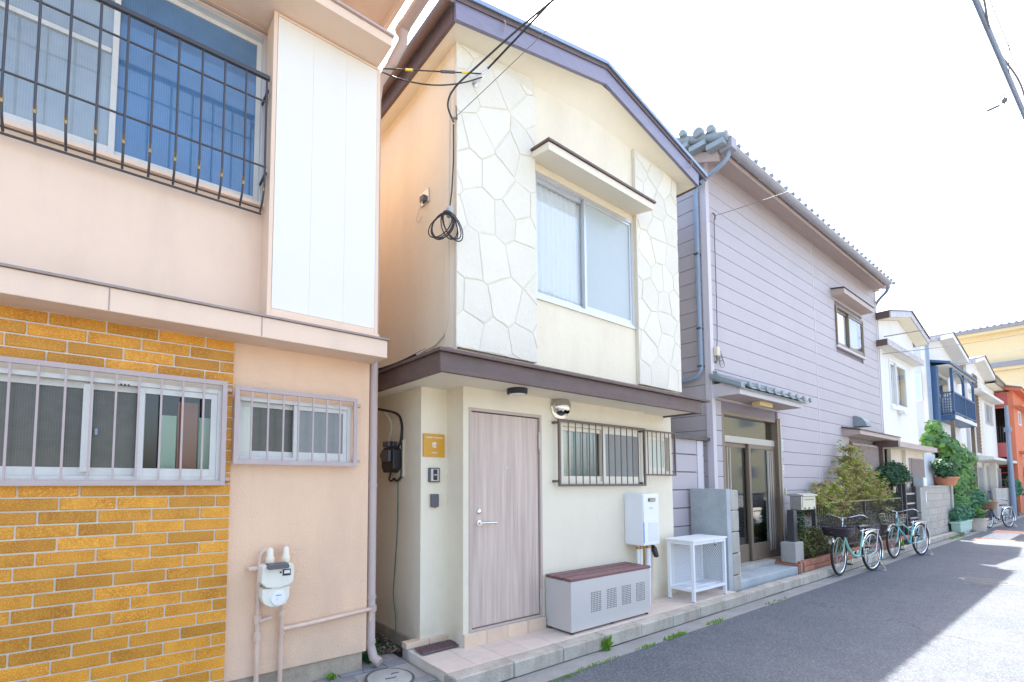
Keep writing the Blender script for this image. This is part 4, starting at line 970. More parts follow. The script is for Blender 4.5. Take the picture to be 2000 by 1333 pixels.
MB().prism([(3.7, 6.75), (6.8, 8.28), (9.9, 6.75)], 'yz', GX0+.03, GX1-.02).build('gable_wall', 'grey_siding', gh)
def roof_tile(parent, x, y, z, w, slope, L, mt='roof_tile_blue', name='roof_tile'):
    """pan tile with a raised roll at its left edge"""
    n = 10; v = []; f = []; c, s = math.cos(slope), math.sin(slope)
    for k, d in ((0, 0), (1, L)):
        for th in (0, .022):
            for i in range(n+1):
                t = i/n; h = .035*math.exp(-((t-.16)/.11)**2)+.012*math.cos((t-.1)*2*math.pi)*.5
                v.append((x+w*t*1.04, y+d*c-(h-th)*s*0, z+d*s+h+th+(.012 if k == 0 else 0)))
    m_ = n+1
    for i in range(n):
        f += [(i, i+1, m_+i+1, m_+i), (m_+i, m_+i+1, 3*m_+i+1, 3*m_+i), (i, 2*m_+i, 2*m_+i+1, i+1), (2*m_+i, 3*m_+i, 3*m_+i+1, 2*m_+i+1)]
    return MB().add(v, f).build(name, mt, parent, smooth=True)
t0 = None
for i in range(30):
    for j in range(2):
        if t0 is None: t0 = roof_tile(gh, 7.40, 3.165, 6.70, .30, R(25), .30); cp = t0
        else:
            cp = t0.copy(); COL.objects.link(cp); cp.parent = gh
            cp.location = (.30*i, j*.25, j*.118+random.uniform(-.004, .004)); cp.rotation_euler = (0, 0, 0)
for i in range(31): MB().lathe([(.042, -.012), (.042, .03), (.03, .05)], (7.448+.30*i, 3.17, 6.735), 'y', 10).build('eave_disc', 'roof_tile_blue', gh, smooth=True)
# verge tiles and corner ornament at the left end
for i in range(6):
    y = 3.16+i*.26
    MB().tube([(7.36, y, 6.75+i*.121), (7.36, y+.24, 6.86+i*.121)], .075, 12).lathe([(.082, -.02), (.082, .02), (.05, .022), (.05, .03)], (7.36, y-.0, 6.752+i*.121), 'y', 14).build('verge_tile', 'roof_tile_blue', gh, smooth=True)
    B(7.27, 7.44, y, y+.25, 6.62+i*.121, 6.70+i*.121).build('verge_skirt', 'roof_tile_blue', gh, bevel=.008)
for a, b, c, rr in ((7.30, 3.52, 6.98, .07), (7.31, 3.34, 6.93, .055), (7.28, 3.75, 7.10, .05)):
    MB().lathe([(rr, -.05), (rr*1.1, -.02), (rr*1.1, .02), (rr, .05), (.01, .055)], (a, b, c), 'x', 16).build('ridge_ornament', 'roof_tile_blue', gh, smooth=True)
MB().prism([(3.30, 6.62), (5.0, 7.42), (5.0, 7.28), (3.30, 6.46)], 'yz', 7.42, 7.46).build('verge_board', 'mauve_wood', gh)
MB().box(7.40, 7.58, 3.10, 3.28, 6.57, 6.75).build('rain_head', 'gutter_grey', gh, bevel=.01)
MB().tube([(7.50, 3.19, 6.58), (7.50, 3.20, 6.50), (7.50, 3.26, 6.44), (7.52, 3.60, 6.33), (7.545, 3.70, 6.28), (7.545, 3.72, 6.15), (7.545, 3.72, 3.34), (7.545, 3.78, 3.24), (7.545, 5.5, 3.05)], .035, 12).build('downpipe', 'pipe_blue', gh, smooth=True)
for zz in (5.2, 4.0, 3.4): B(7.50, 7.60, 3.69, 3.75, zz-.012, zz+.012).build('pipe_bracket', 'dark_flashing', gh)
MB().tube([(16.25, 3.22, 6.60), (16.38, 3.30, 6.52), (16.66, 3.50, 6.46), (16.79, 3.60, 6.38), (16.79, 3.66, 6.2), (16.79, 3.68, 3.0)], .035, 10).build('downpipe', 'pipe_blue', gh, smooth=True)
# upper window with brow
w = slider(gh, 13.45, 15.42, 4.70, 5.64, 3.565, 'bronze', ('glass', 'glass'), sw=.05, fw_=.05, split=14.35)
curtain(w, 13.52, 14.42, 4.76, 5.58, 3.66, 'curtain', .012, .09); B(14.40, 15.36, 3.68, 3.685, 4.74, 5.60).build('curtain', 'frost_green', w)
B(13.40, 15.47, 3.55, 3.60, 4.66, 4.70).build('sill', 'siding_trim', w)
MB().prism([(3.36, 5.80), (3.36, 5.91), (3.60, 5.95), (3.60, 5.80)], 'yz', 13.25, 15.45).build('window_brow', 'mauve_wood', gh, bevel=.005)
MB().prism([(3.34, 5.915), (3.34, 5.93), (3.60, 5.975), (3.60, 5.955)], 'yz', 13.22, 15.47).build('brow_flashing', 'dark_flashing', gh)
# lower window with lattice and brow
w = ring(MB(), 14.0, 16.62, 1.55, 2.53, 3.57, 3.68, .05).build('window', 'bronze', gh, bevel=.004)
B(14.05, 15.3, 3.64, 3.645, 1.6, 2.48).build('pane', 'frost_dark', w); B(15.34, 16.57, 3.60, 3.605, 1.6, 2.48).build('pane', 'frost_green', w)
B(15.28, 15.36, 3.575, 3.68, 1.6, 2.48).build('stile', 'bronze', w)
for i in range(26): B(14.07+i*.098, 14.095+i*.098, 3.545, 3.568, 1.56, 2.52).build('slat', 'mauve_wood', w)
for zz in (1.6, 2.48): B(14.0, 16.62, 3.535, 3.544, zz-.015, zz+.015).build('rail', 'mauve_wood', w)
MB().prism([(3.28, 2.66), (3.28, 2.75), (3.60, 2.82), (3.60, 2.63)], 'yz', 13.55, 16.85).build('window_brow', 'mauve_wood', gh, bevel=.005)
MB().prism([(3.26, 2.752), (3.26, 2.77), (3.60, 2.85), (3.60, 2.825)], 'yz', 13.50, 16.87).build('brow_flashing', 'dark_flashing', gh)
hd = MB().prism([(3.60, 3.16), (3.54, 3.155), (3.44, 3.10), (3.37, 3.0), (3.35, 2.90), (3.60, 2.90)], 'yz', 14.35, 14.75).build('range_hood_vent', 'roof_tile_blue', gh, bevel=.01)
# porch canopy
MB().box(7.62, 10.02, 3.20, 3.23, 2.90, 3.0).box(7.62, 7.65, 3.231, 3.60, 2.90, 3.1).box(9.99, 10.02, 3.231, 3.60, 2.90, 3.1).build('canopy_fascia', 'siding_trim', gh, bevel=.004)
B(7.65, 9.99, 3.231, 3.60, 2.915, 2.935).build('canopy_soffit', 'mauve_wood', gh)
MB().prism([(3.17, 3.00), (3.60, 3.21), (3.60, 3.17), (3.17, 2.97)], 'yz', 7.58, 10.15).build('canopy_roof', 'roof_tile_blue', gh)
MB().prism([(3.15, 2.98), (3.60, 3.20), (3.60, 3.27), (3.15, 3.06)], 'yz', 7.55, 7.68).build('canopy_verge', 'roof_tile_blue', gh, bevel=.006)
t1 = None
for i in range(8):
    for j in range(2):
        if t1 is None: t1 = roof_tile(gh, 7.70, 3.12, 2.985, .30, R(26), .25)
        else:
            cp = t1.copy(); COL.objects.link(cp); cp.parent = gh; cp.location = (.30*i, .22*j, .108*j+random.uniform(-.003, .003))
for i in range(9): MB().lathe([(.045, -.012), (.045, .02), (.02, .024)], (7.75+.30*i, 3.125, 3.045), 'y', 12).build('eave_disc', 'roof_tile_blue', gh, smooth=True)
MB().tube([(7.65, 3.57, 3.275), (9.75, 3.57, 3.275)], .045, 10).build('ridge_tile', 'gutter_grey', gh, smooth=True)
MB().box(8.65, 9.15, 3.34, 3.46, 2.845, 2.914).build('canopy_lamp', 'lamp_yellow', gh, bevel=.008)
# entrance: bronze sliding doors, transom, rail
d = MB().box(DX0, DX0+.09, 3.60, 3.74, DB, DT).box(DX1-.09, DX1, 3.575, 3.74, DB, DT).box(DX0+.09, DX1-.09, 3.60, 3.74, DT-.06, DT).build('entrance', 'bronze', gh, bevel=.004)
B(DX1-.001, DX1+.055, 3.56, 3.62, .2, DT+.02).build('jamb', 'bronze_light', d, bevel=.003)
B(DX0+.09, DX1-.09, 3.63, 3.71, 2.24, 2.345).build('transom_rail', 'bronze_light', d, bevel=.004)
B(DX0+.09, DX1-.09, 3.675, 3.68, 2.345, DT-.06).build('transom_pane', 'glass_door', d)
B(DX0+.09, DX1-.09, 3.76, 3.77, 2.3, DT).build('transom_blind', 'curtain', d)
for (a, b, yy, sl_) in ((DX0+.09, 8.99, 3.675, 0), (8.90, DX1-.09, 3.635, 1)):
    s = MB().box(a, a+.075, yy, yy+.035, DB+.01, 2.24).box(b-.075, b, yy, yy+.035, DB+.01, 2.24).box(a+.075, b-.075, yy, yy+.035, DB+.01, .56).box(a+.075, b-.075, yy, yy+.035, 2.17, 2.24).build('sliding_door', 'bronze', d, bevel=.003)
    B(a+.07, b-.07, yy+.018, yy+.023, .56, 2.17).build('pane', 'glass_door', d)
    for i in range(6):
        xx = (b-.10-i*.042) if sl_ else (a+.09+i*.042)
        B(xx-.011, xx+.011, yy-.012, yy+.012, .40 if sl_ else .56, 2.16).build('lattice_slat', 'bronze_light' if i % 2 else 'bronze', d)
B(DX0+.1, DX1-.1, 3.95, 3.96, .3, 2.25).build('inner_screen', 'curtain', d)
B(DX0-.05, DX1+.02, 3.505, 3.76, .05, .272).build('threshold', 'concrete', gh, bevel=.008)
B(7.30, 9.66, 3.17, 3.504, .0, .20).build('entrance_step', 'concrete_smooth', gh, bevel=.01)
# annex wall of siding between the two houses
an = B(6.50, 7.46, 3.73, 3.86, .05, 2.22).build('annex_wall', 'siding_gap', gh)
for i in range(8): piece('siding_board', (6.9, 3.715, .30+i*.262), (.80, .03, .248), 'grey_siding', an, .005)
B(7.30, 7.475, 3.69, 3.729, .1, 2.22).build('post', 'siding_trim', an, bevel=.004)
for i in range(8): piece('siding_board', (7.54, 3.755, .30+i*.262), (.125, .03, .248), 'grey_siding', an, .005)
B(6.45, 7.62, 3.64, 3.9, 2.225, 2.275).build('coping', 'dark_flashing', an, bevel=.006)
# small fittings of the grey house
jb = thing('junction_box', (7.72, 3.59, 3.62), 'ivory cable box on the corner of the lavender siding above the tiled canopy', 'junction box')
B(7.685, 7.775, 3.53, 3.585, 3.56, 3.70).build('case', 'ivory', jb, bevel=.01)
MB().tube([(7.73, 3.56, 3.56), (7.73, 3.55, 3.50), (7.70, 3.57, 3.45)], .02, 8).build('gland', 'bronze', jb)
for i in range(4):
    MB().tube([(7.80+.05*math.cos(t)*(1+.2*i)+.06, 3.57-.008*i, 3.60-.05*i+.06*math.sin(t)) for t in np.linspace(0, 2*math.pi, 14)[:-1]], .004, 5, closed=True).build('loop', 'grey_cable', jb)
np_ = thing('name_plate', (10.16, 3.58, 2.28), 'narrow white house number plates beside the sliding door frame', 'sign')
for zz, h in ((2.27, .22), (1.875, .07), (1.79, .08)):
    B(10.13, 10.19, 3.582, 3.59, zz-h/2, zz+h/2).build('plate', 'print_white', np_)
B(10.13, 10.18, 3.581, 3.59, 1.985, 2.03).build('plate', 'print_blue', np_, label='small blue plate')
for zz in (2.33, 2.285, 2.24, 2.195): B(10.145, 10.175, 3.5795, 3.5815, zz-.012, zz+.012).build('lettering', 'stain_faint', np_)
text('2', np_, (10.16, 3.5805, 1.878), .045, 'print_black'); text('8', np_, (10.16, 3.5805, 1.79), .045, 'print_black')
db = single('doorbell', B(10.17, 10.22, 3.56, 3.59, 1.36, 1.48), 'ivory', (10.19, 3.59, 1.42), 'ivory doorbell on the lavender siding below the number plates', 'doorbell', bevel=.006)
wb = MB().tube([(7.80, 3.58, 5.90), (7.79, 3.545, 5.84), (7.80, 3.55, 5.78)], .012, 7)
sb = single('service_bracket', wb, 'grey_cable', (7.8, 3.58, 5.85), 'small wire bracket high on the left corner of the lavender siding', 'bracket')
cable('cable', [(7.80, 3.565, 5.80), (7.81, 3.572, 5.2), (7.80, 3.57, 4.4), (7.79, 3.572, 3.9), (7.74, 3.56, 3.70)], .007, 'grey_cable', 'twisted cable running down the left corner of the lavender siding')

# concrete stub wall between cream and grey houses
cw = thing('garden_wall', (7.13, 3.3, .1), 'weathered blue grey concrete stub wall behind the white mesh table', 'wall')
B(7.0, 7.12, 3.16, 3.66, .05, 1.50).build('panel', 'concrete_smooth', cw, bevel=.006)
zz = .06
for h in (.24, .30, .30, .30, .29):
    piece('block', (7.245, 3.30, zz+h/2), (.235, .27, h-.012), 'block_grey', cw, .012); zz += h
single('wood_stake', B(7.36, 7.42, 3.19, 3.22, .20, .60), 'step_tile', (7.39, 3.2, .2), 'short pale wooden stake leaning at the foot of the concrete stub wall', 'stake')

# ================================================================== front garden of the grey house
pl = thing('brick_planter', (12.9, 3.16, .1), 'low red brick planter edge along the front of the lavender house', 'planter')
struct_soil = B(9.55, 16.4, 3.20, 3.58, .0, .24).build('soil', 'soil', pl)
B(9.5, 16.45, 3.135, 3.195, .0, .27).build('mortar', 'grout', pl)
for j in range(2):
    x = 9.50-(j*.11)
    while x < 16.4:
        a, b = max(9.50, x), min(16.45, x+.212)
        if b-a > .05: piece('brick', ((a+b)/2, 3.155, .155+j*.085+.0), (b-a, .10, .078), 'brick_red', pl, .005, rot=(0, 0, R(random.uniform(-1, 1))))
        x += .222
for i in range(2): piece('brick', (9.52, 3.32+i*.22, .25), (.10, .21, .06), 'brick_red', pl, .005)
B(9.42, 9.66, 3.15, 3.52, .05, .235).build('end_pier', 'brick_red', pl, bevel=.006)
mbx = thing('mailbox', (9.78, 3.3, .28), 'grey metal mailbox on a black post set in a concrete block', 'mailbox')
B(9.44, 9.80, 3.20, 3.42, .24, .585).build('block', 'concrete', mbx, bevel=.015)
MB().box(9.56, 9.70, 3.25, 3.35, .586, 1.12).build('post', 'black_iron', mbx, bevel=.004)
B(9.68, 10.28, 3.16, 3.34, 1.12, 1.36).build('box', 'steel', mbx, bevel=.01)
MB().prism([(3.12, 1.362), (3.13, 1.378), (3.24, 1.405), (3.36, 1.40), (3.37, 1.362)], 'yz', 9.65, 10.31).build('lid', 'bronze_light', mbx, bevel=.004)
B(9.70, 10.27, 3.150, 3.159, 1.14, 1.345).build('front_plate', 'ivory', mbx, bevel=.004)
B(9.76, 10.2, 3.146, 3.1495, 1.29, 1.30).build('slot', 'black_plastic', mbx)
for xx in (9.76, 9.95, 10.18): MB().lathe([(.018, 0), (.016, .01)], (xx, 3.1495, 1.15), 'y', 10).build('catch', 'black_plastic', mbx)
fn = thing('railing', (13.4, 3.25, .26), 'black iron railing of vertical bars along the brick planter', 'railing')
B(10.46, 10.52, 3.22, 3.28, .26, 1.25).build('post', 'black_iron', fn); B(16.36, 16.42, 3.22, 3.28, .26, 1.55).build('post', 'black_iron', fn)
B(13.4, 13.44, 3.23, 3.27, .26, 1.2).build('post', 'black_iron', fn)
for zz, mt in ((1.205, 'bronze'), (.36, 'black_iron')): B(10.52, 16.36, 3.235, 3.265, zz-.014, zz+.014).build('rail', mt, fn)
for i in range(62):
    xx = 10.60+i*.0935
    if xx < 16.34: B(xx-.0055, xx+.0055, 3.2455, 3.2545, .374, 1.191).build('bar', 'black_iron', fn)
gt_ = thing('garden_gate', (16.9, 3.2, .1), 'dark low gate with black posts at the right end of the railing', 'gate')
B(16.55, 16.62, 3.18, 3.25, .1, 1.55).build('post', 'black_iron', gt_); B(17.55, 17.62, 3.18, 3.25, .1, 1.5).build('post', 'black_iron', gt_)
B(16.45, 16.75, 3.16, 3.27, 1.55, 1.60).build('cap', 'bronze', gt_)
for zz in (.45, 1.05, 1.30): B(16.62, 17.55, 3.20, 3.23, zz-.02, zz+.02).build('rail', 'bronze_light', gt_)
for i in range(8): B(16.70+i*.11, 16.72+i*.11, 3.205, 3.225, .2, 1.28).build('bar', 'black_iron', gt_)

# ================================================================== WHITE HOUSE
wh2 = thing('white_house', (18.7, 3.60, .1), 'narrow white gabled house with brown eave ends beyond the lavender house', 'house')
MB().prism([(16.9, 5.93), (20.62, 5.93), (20.62, 6.03), (18.95, 6.37), (16.9, 5.96)], 'xz', 3.605, 3.70).build('gable', 'white_wall', wh2)
wall(16.90, 20.62, 2.60, 5.93, 3.60, .12, [(17.68, 19.50, 3.70, 5.03)], 'wall', 'white_wall', wh2)
B(16.90, 17.0, 3.72, 10, .1, 5.93).build('side_wall', 'white_wall', wh2); B(20.5, 20.61, 3.72, 10, .1, 5.93).build('side_wall', 'white_wall', wh2)
B(16.9, 20.6, 9.9, 10, .1, 6).build('rear_wall', 'white_wall', wh2); B(17.0, 20.5, 4.6, 4.7, .1, 6).build('inner_wall', 'dark_room', wh2)
for a, b in (((16.70, 5.93), (18.95, 6.38)), ((18.95, 6.38), (21.1, 5.94))):
    MB().prism([a, b, (b[0], b[1]+.17), (a[0], a[1]+.17)], 'xz', 3.30, 3.33).build('barge_board', 'pale_fascia', wh2)
    MB().prism([(a[0], a[1]+.172), (b[0], b[1]+.172), (b[0], b[1]+.20), (a[0], a[1]+.20)], 'xz', 3.27, 9.9).build('roof', 'dark_flashing', wh2)
    MB().prism([(a[0], a[1]+.0), (b[0], b[1]+.0), (b[0], b[1]+.03), (a[0], a[1]+.03)], 'xz', 3.331, 3.62).build('soffit', 'soffit_cream', wh2)
B(16.68, 16.72, 3.331, 9.9, 5.93, 6.12).build('eave_fascia', 'brown_fascia', wh2); B(21.08, 21.12, 3.331, 9.9, 5.93, 6.12).build('eave_fascia', 'pale_fascia', wh2)
w = slider(wh2, 17.68, 19.50, 3.70, 5.03, 3.57, 'white_metal', ('glass', 'glass'), sw=.05, fw_=.04, split=18.4)
curtain(w, 17.74, 18.4, 3.76, 4.98, 3.70, 'curtain', .012, .1); B(17.7, 19.5, 3.75, 3.76, 3.75, 5.0).build('curtain', 'curtain', w)
B(17.62, 19.56, 3.54, 3.60, 3.63, 3.70).build('sill', 'white_metal', w)
MB().box(16.62, 20.54, 3.38, 3.60, 5.20, 5.33).build('window_brow', 'soffit_white', wh2, bevel=.006); MB().box(16.60, 20.56, 3.36, 3.379, 5.19, 5.36).build('brow_fascia', 'pale_fascia', wh2)
B(16.60, 16.619, 3.38, 3.60, 5.19, 5.36).build('brow_end', 'brown_fascia', wh2)
MB().prism([(3.48, 3.52), (3.42, 3.50), (3.46, 3.62), (3.60, 3.66), (3.60, 3.56)], 'yz', 18.35, 18.75).build('wall_lamp', 'clear_box', wh2, bevel=.01)
MB().box(15.98, 20.15, 3.15, 3.60, 2.485, 2.60).build('porch_canopy', 'soffit_cream', wh2, bevel=.006); B(15.96, 15.979, 3.15, 3.60, 2.47, 2.63).build('canopy_end', 'brown_fascia', wh2)
B(16.0, 20.17, 3.13, 3.149, 2.48, 2.61).build('canopy_fascia', 'mauve_wood', wh2)
B(16.06, 16.16, 3.47, 3.57, .1, 2.484).build('porch_post', 'brown_fascia', wh2)
wall(16.95, 18.02, .1, 2.484, 3.50, .08, [], 'porch_wall', 'offwhite_wall', wh2); wall(18.02, 20.0, .1, 2.484, 3.42, .1, [(18.3, 19.9, 1.55, 2.28)], 'porch_wall', 'offwhite_wall', wh2)
w = ring(MB(), 18.3, 19.9, 1.55, 2.28, 3.39, 3.46, .05).build('window', 'mauve_wood', wh2); B(18.35, 19.85, 3.44, 3.445, 1.6, 2.23).build('pane', 'frost_dark', w)
for i in range(13): B(18.40+i*.115, 18.43+i*.115, 3.365, 3.388, 1.56, 2.27).build('slat', 'mauve_wood', w)
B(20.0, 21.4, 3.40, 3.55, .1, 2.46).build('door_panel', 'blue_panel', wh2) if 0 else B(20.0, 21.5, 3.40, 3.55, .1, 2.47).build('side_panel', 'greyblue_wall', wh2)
ac = thing('outdoor_unit', (18.9, 3.33, 1.46), 'pale grey box standing on top of the concrete block wall', 'box'); B(18.35, 18.75, 3.16, 3.36, 1.46, 1.74).build('case', 'concrete_smooth', ac, bevel=.01); B(18.36, 18.74, 3.15, 3.159, 1.48, 1.72).build('front_panel', 'white_metal', ac)

# concrete block wall with stencilled numbers
bw = thing('block_wall', (19.7, 3.15, .1), 'stained concrete block wall with stencilled numbers near its foot, right of the gate', 'wall')
B(18.1, 21.5, 3.135, 3.245, .0, 1.44).build('mortar', 'concrete', bw)
for j in range(7):
    x = 18.1-(j % 2)*.2
    while x < 21.5:
        a, b = max(18.1, x), min(21.5, x+.396)
        if b-a > .06: piece('block', ((a+b)/2, 3.19, .105+j*.196+.092), (b-a-.0, .14, .19), 'block_grey', bw, .006)
        x += .402
B(18.05, 21.55, 3.10, 3.28, 1.462, 1.50).build('coping', 'block_grey', bw, bevel=.008)
B(17.62, 18.09, 3.10, 3.30, .0, 1.46).build('gate_pillar', 'concrete', bw, bevel=.01)
B(21.5, 21.75, 3.08, 3.30, .0, 1.5).build('end_pillar', 'concrete', bw, bevel=.01)
for s_, xx in (('22', 18.75), ('32', 19.6), ('15', 20.5)):
    text(s_, bw, (xx, 3.1185, .56), .11, 'stain_faint', w=.22, bold=.01); text('24' if xx < 20 else '- -', bw, (xx, 3.1185, .42), .07, 'stain_faint', w=.2)
tg = B(18.28, 18.36, 3.112, 3.118, 1.05, 1.35).build('tag', 'print_white', bw)

# ================================================================== BLUE BALCONY HOUSE
bh = thing('balcony_house', (25.5, 3.70, .1), 'pale grey house with a blue steel balcony over the vine covered corner', 'house')
wall(22.95, 29.6, .1, 6.38, 3.70, .12, [(24.6, 26.9, 3.95, 5.5)], 'wall', 'white_wall', bh)
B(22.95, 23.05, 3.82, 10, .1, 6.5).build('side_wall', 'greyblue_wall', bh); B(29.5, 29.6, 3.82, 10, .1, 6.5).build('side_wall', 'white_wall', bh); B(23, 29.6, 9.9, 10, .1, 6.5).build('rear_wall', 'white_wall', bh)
B(23.05, 29.5, 5, 5.1, .1, 6.4).build('inner_wall', 'dark_room', bh)
for (yy, pn) in ((3.95, 'curtain_mint'),):
    w = MB().box(22.90, 22.949, 3.84, 4.20, 4.40, 5.36).build('window', 'white_metal', bh); B(22.88, 22.899, 3.88, 4.16, 4.45, 5.31).build('pane', pn, w)
for a, b in (((23.15, 6.45), (25.3, 6.93)), ((25.3, 6.93), (28.15, 6.40))):
    MB().prism([a, b, (b[0], b[1]+.16), (a[0], a[1]+.16)], 'xz', 3.33, 3.36).build('barge_board', 'white_paint', bh); MB().prism([(a[0], a[1]+.162), (b[0], b[1]+.162), (b[0], b[1]+.20), (a[0], a[1]+.20)], 'xz', 3.30, 9.9).build('roof', 'dark_flashing', bh)
    MB().prism([(a[0], a[1]), (b[0], b[1]), (b[0], b[1]+.03), (a[0], a[1]+.03)], 'xz', 3.361, 3.72).build('soffit', 'soffit_white', bh)
    MB().prism([(a[0], 6.0), (b[0], 6.0), b, a], 'xz', 3.72, 3.80).build('gable', 'white_wall', bh)
MB().tube([(22.93, 3.66, 6.3), (22.93, 3.66, .2)], .05, 8).build('downpipe', 'pipe_blue', bh, smooth=True)
w = ring(MB(), 24.6, 26.9, 3.95, 5.5, 3.68, 3.76, .06).build('window', 'aluminium', bh); B(24.66, 26.84, 3.71, 3.715, 4.0, 5.44).build('pane', 'glass', w); B(24.7, 26.8, 3.8, 3.81, 4.0, 5.44).build('curtain', 'curtain', w)
bal = B(24.0, 28.2, 3.24, 3.70, 3.78, 3.95).build('balcony', 'blue_steel', bh, bevel=.01)
B(23.13, 23.17, 3.361, 9.9, 6.44, 6.63).build('eave_fascia', 'pale_fascia', bh); B(28.13, 28.17, 3.361, 9.9, 6.39, 6.58).build('eave_fascia', 'pale_fascia', bh)
B(24.0, 28.2, 3.22, 3.239, 3.80, 3.93).build('fascia', 'soffit_white', bal)
for xx in (24.0, 26.1, 28.15): B(xx, xx+.09, 3.24, 3.31, 3.95, 5.62).build('post', 'blue_steel', bal)
B(24.0, 24.09, 3.62, 3.69, 3.95, 5.62).build('post', 'blue_steel', bal)
for zz in (4.72, 4.0): B(24.0, 28.2, 3.245, 3.285, zz, zz+.06).build('rail', 'blue_steel', bal); B(24.0, 24.06, 3.31, 3.62, zz, zz+.05).build('rail', 'blue_steel', bal)
for i in range(38): B(24.12+i*.108, 24.14+i*.108, 3.255, 3.275, 4.06, 4.72).build('bar', 'blue_steel', bal)
for i in range(5): B(24.01, 24.03, 3.35+i*.06, 3.37+i*.06, 4.05, 4.72).build('bar', 'blue_steel', bal)
for a, b in ((24.06, 26.1), (26.15, 28.2)):
    MB().tube([(a+(b-a)*.5-(b-a)*.5*math.cos(t), 3.27, 5.25+.30*math.sin(t)) for t in np.linspace(0, math.pi, 12)], .035, 6).build('arch', 'blue_steel', bal, smooth=True)
MB().prism([(3.16, 5.62), (3.16, 5.70), (3.70, 5.86), (3.70, 5.78)], 'yz', 23.2, 28.4).build('awning', 'blue_steel', bal); B(23.25, 28.35, 3.2, 3.69, 5.60, 5.617).build('awning_soffit', 'soffit_white', bal)
MB().box(23.15, 23.45, 3.50, 3.69, 2.0, 5.60).build('gutter_box', 'blue_steel', bh, bevel=.01)
for xx in (24.1, 28.0): B(xx, xx+.1, 3.28, 3.38, .1, 3.78).build('support_post', 'bronze', bh)
B(23.9, 24.5, 3.66, 3.70, .1, 2.4).build('door', 'blue_panel', bh)
B(25.0, 26.6, 3.64, 3.70, 1.0, 3.3).build('shutter', 'blue_panel', bh); B(27.0, 29.0, 3.64, 3.70, .2, 3.2).build('panel', 'offwhite_wall', bh)
au = thing('air_conditioner', (24.6, 3.42, 3.95), 'white air conditioner unit standing on the blue balcony', 'air conditioner'); B(24.30, 25.1, 3.33, 3.58, 3.96, 4.58).build('case', 'white_metal', au, bevel=.01)
for i in range(6): B(24.285, 24.299, 3.36, 3.55, 4.02+i*.09, 4.06+i*.09).build('louvre', 'steel', au)
for i, (mt, nm) in enumerate((('cloth_pale', 'pale shirt hanging on the blue balcony, nearest the corner post'), ('cloth_dark', 'dark red brown shirt hanging on the blue balcony between two pale ones'), ('cloth_pale', 'pale garment hanging on the blue balcony at the far end of the washing'))):
    x = 24.7+i*.5; q = [(x-.18, 4.75), (x+.18, 4.75), (x+.17, 5.3), (x+.06, 5.38), (x-.06, 5.38), (x-.17, 5.3)]
    single('hanging_shirt', MB().prism(q, 'xz', 3.42, 3.45), mt, (x, 3.43, 4.7), nm, 'shirt', 'washing on the balcony', bevel=.01)

# ================================================================== BRICK STRIP HOUSE
sh = thing('brick_strip_house', (33.3, 3.60, .1), 'cream house with a dark brick strip and slanting eave before the orange house', 'house')
MB().prism([(29.75, 6.3), (34.6, 6.3), (34.6, 6.42), (31.6, 7.02), (29.75, 6.62)], 'xz', 3.605, 3.70).build('gable', 'white_wall', sh)
wall(29.7, 37.2, .1, 6.28, 3.60, .12, [(33.9, 36.0, 4.38, 5.36)], 'wall', 'white_wall', sh)
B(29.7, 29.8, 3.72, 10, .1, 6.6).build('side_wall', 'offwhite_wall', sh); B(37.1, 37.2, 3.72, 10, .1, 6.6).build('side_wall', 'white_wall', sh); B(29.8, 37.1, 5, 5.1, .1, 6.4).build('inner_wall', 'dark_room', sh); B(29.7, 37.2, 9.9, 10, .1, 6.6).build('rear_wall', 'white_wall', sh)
st = B(30.95, 32.0, 3.57, 3.60, 2.9, 6.4).build('brick_strip', 'grout', sh)
bm_ = MB()
for j in range(44):
    for i in range(4):
        a = 30.95+i*.27-(j % 2)*.13; a0, b0 = max(30.95, a), min(32.0, a+.255)
        if b0-a0 > .04: bm_.box(a0, b0, 3.553, 3.569, 2.91+j*.079, 2.975+j*.079)
bm_.build('brick_face', 'dark_brick', st, kind='stuff')
B(32.0, 33.0, 3.58, 3.60, .1, 6.4).build('plaster_panel', 'offwhite_wall', sh)
w = slider(sh, 33.9, 36.0, 4.38, 5.36, 3.56, 'aluminium', ('frost_dark', 'frost_green'), sw=.06, fw_=.05)
for a, b in (((29.3, 6.55), (31.6, 7.02)), ((31.6, 7.02), (34.6, 6.42))):
    MB().prism([a, b, (b[0], b[1]+.16), (a[0], a[1]+.16)], 'xz', 3.25, 3.28).build('barge_board', 'white_paint', sh); MB().prism([(a[0], a[1]+.162), (b[0], b[1]+.162), (b[0], b[1]+.2), (a[0], a[1]+.2)], 'xz', 3.22, 9.9).build('roof', 'dark_flashing', sh); MB().prism([a, b, (b[0], b[1]+.03), (a[0], a[1]+.03)], 'xz', 3.281, 3.62).build('soffit', 'soffit_white', sh)
B(29.28, 29.32, 3.281, 9.9, 6.54, 6.73).build('eave_fascia', 'pale_fascia', sh)
MB().prism([(34.4, 6.30), (39.0, 6.28), (39.0, 6.50), (34.4, 6.62)], 'xz', 3.22, 3.26).build('eave_fascia', 'bronze', sh); MB().prism([(34.4, 6.30), (39, 6.28), (39, 6.31), (34.4, 6.33)], 'xz', 3.261, 3.62).build('eave_soffit', 'soffit_cream', sh); MB().prism([(34.4, 6.62), (39.0, 6.50), (39.0, 6.56), (34.4, 6.68)], 'xz', 3.18, 9.9).build('roof', 'gutter_grey', sh)
MB().prism([(29.9, 5.45), (36.4, 5.50), (36.4, 5.62), (29.9, 5.57)], 'xz', 3.22, 3.60).build('window_brow', 'soffit_white', sh, bevel=.01)
MB().prism([(3.0, 2.55), (3.0, 2.66), (3.60, 2.78), (3.60, 2.50)], 'yz', 29.8, 38.0).build('porch_canopy', 'soffit_white', sh, bevel=.01)
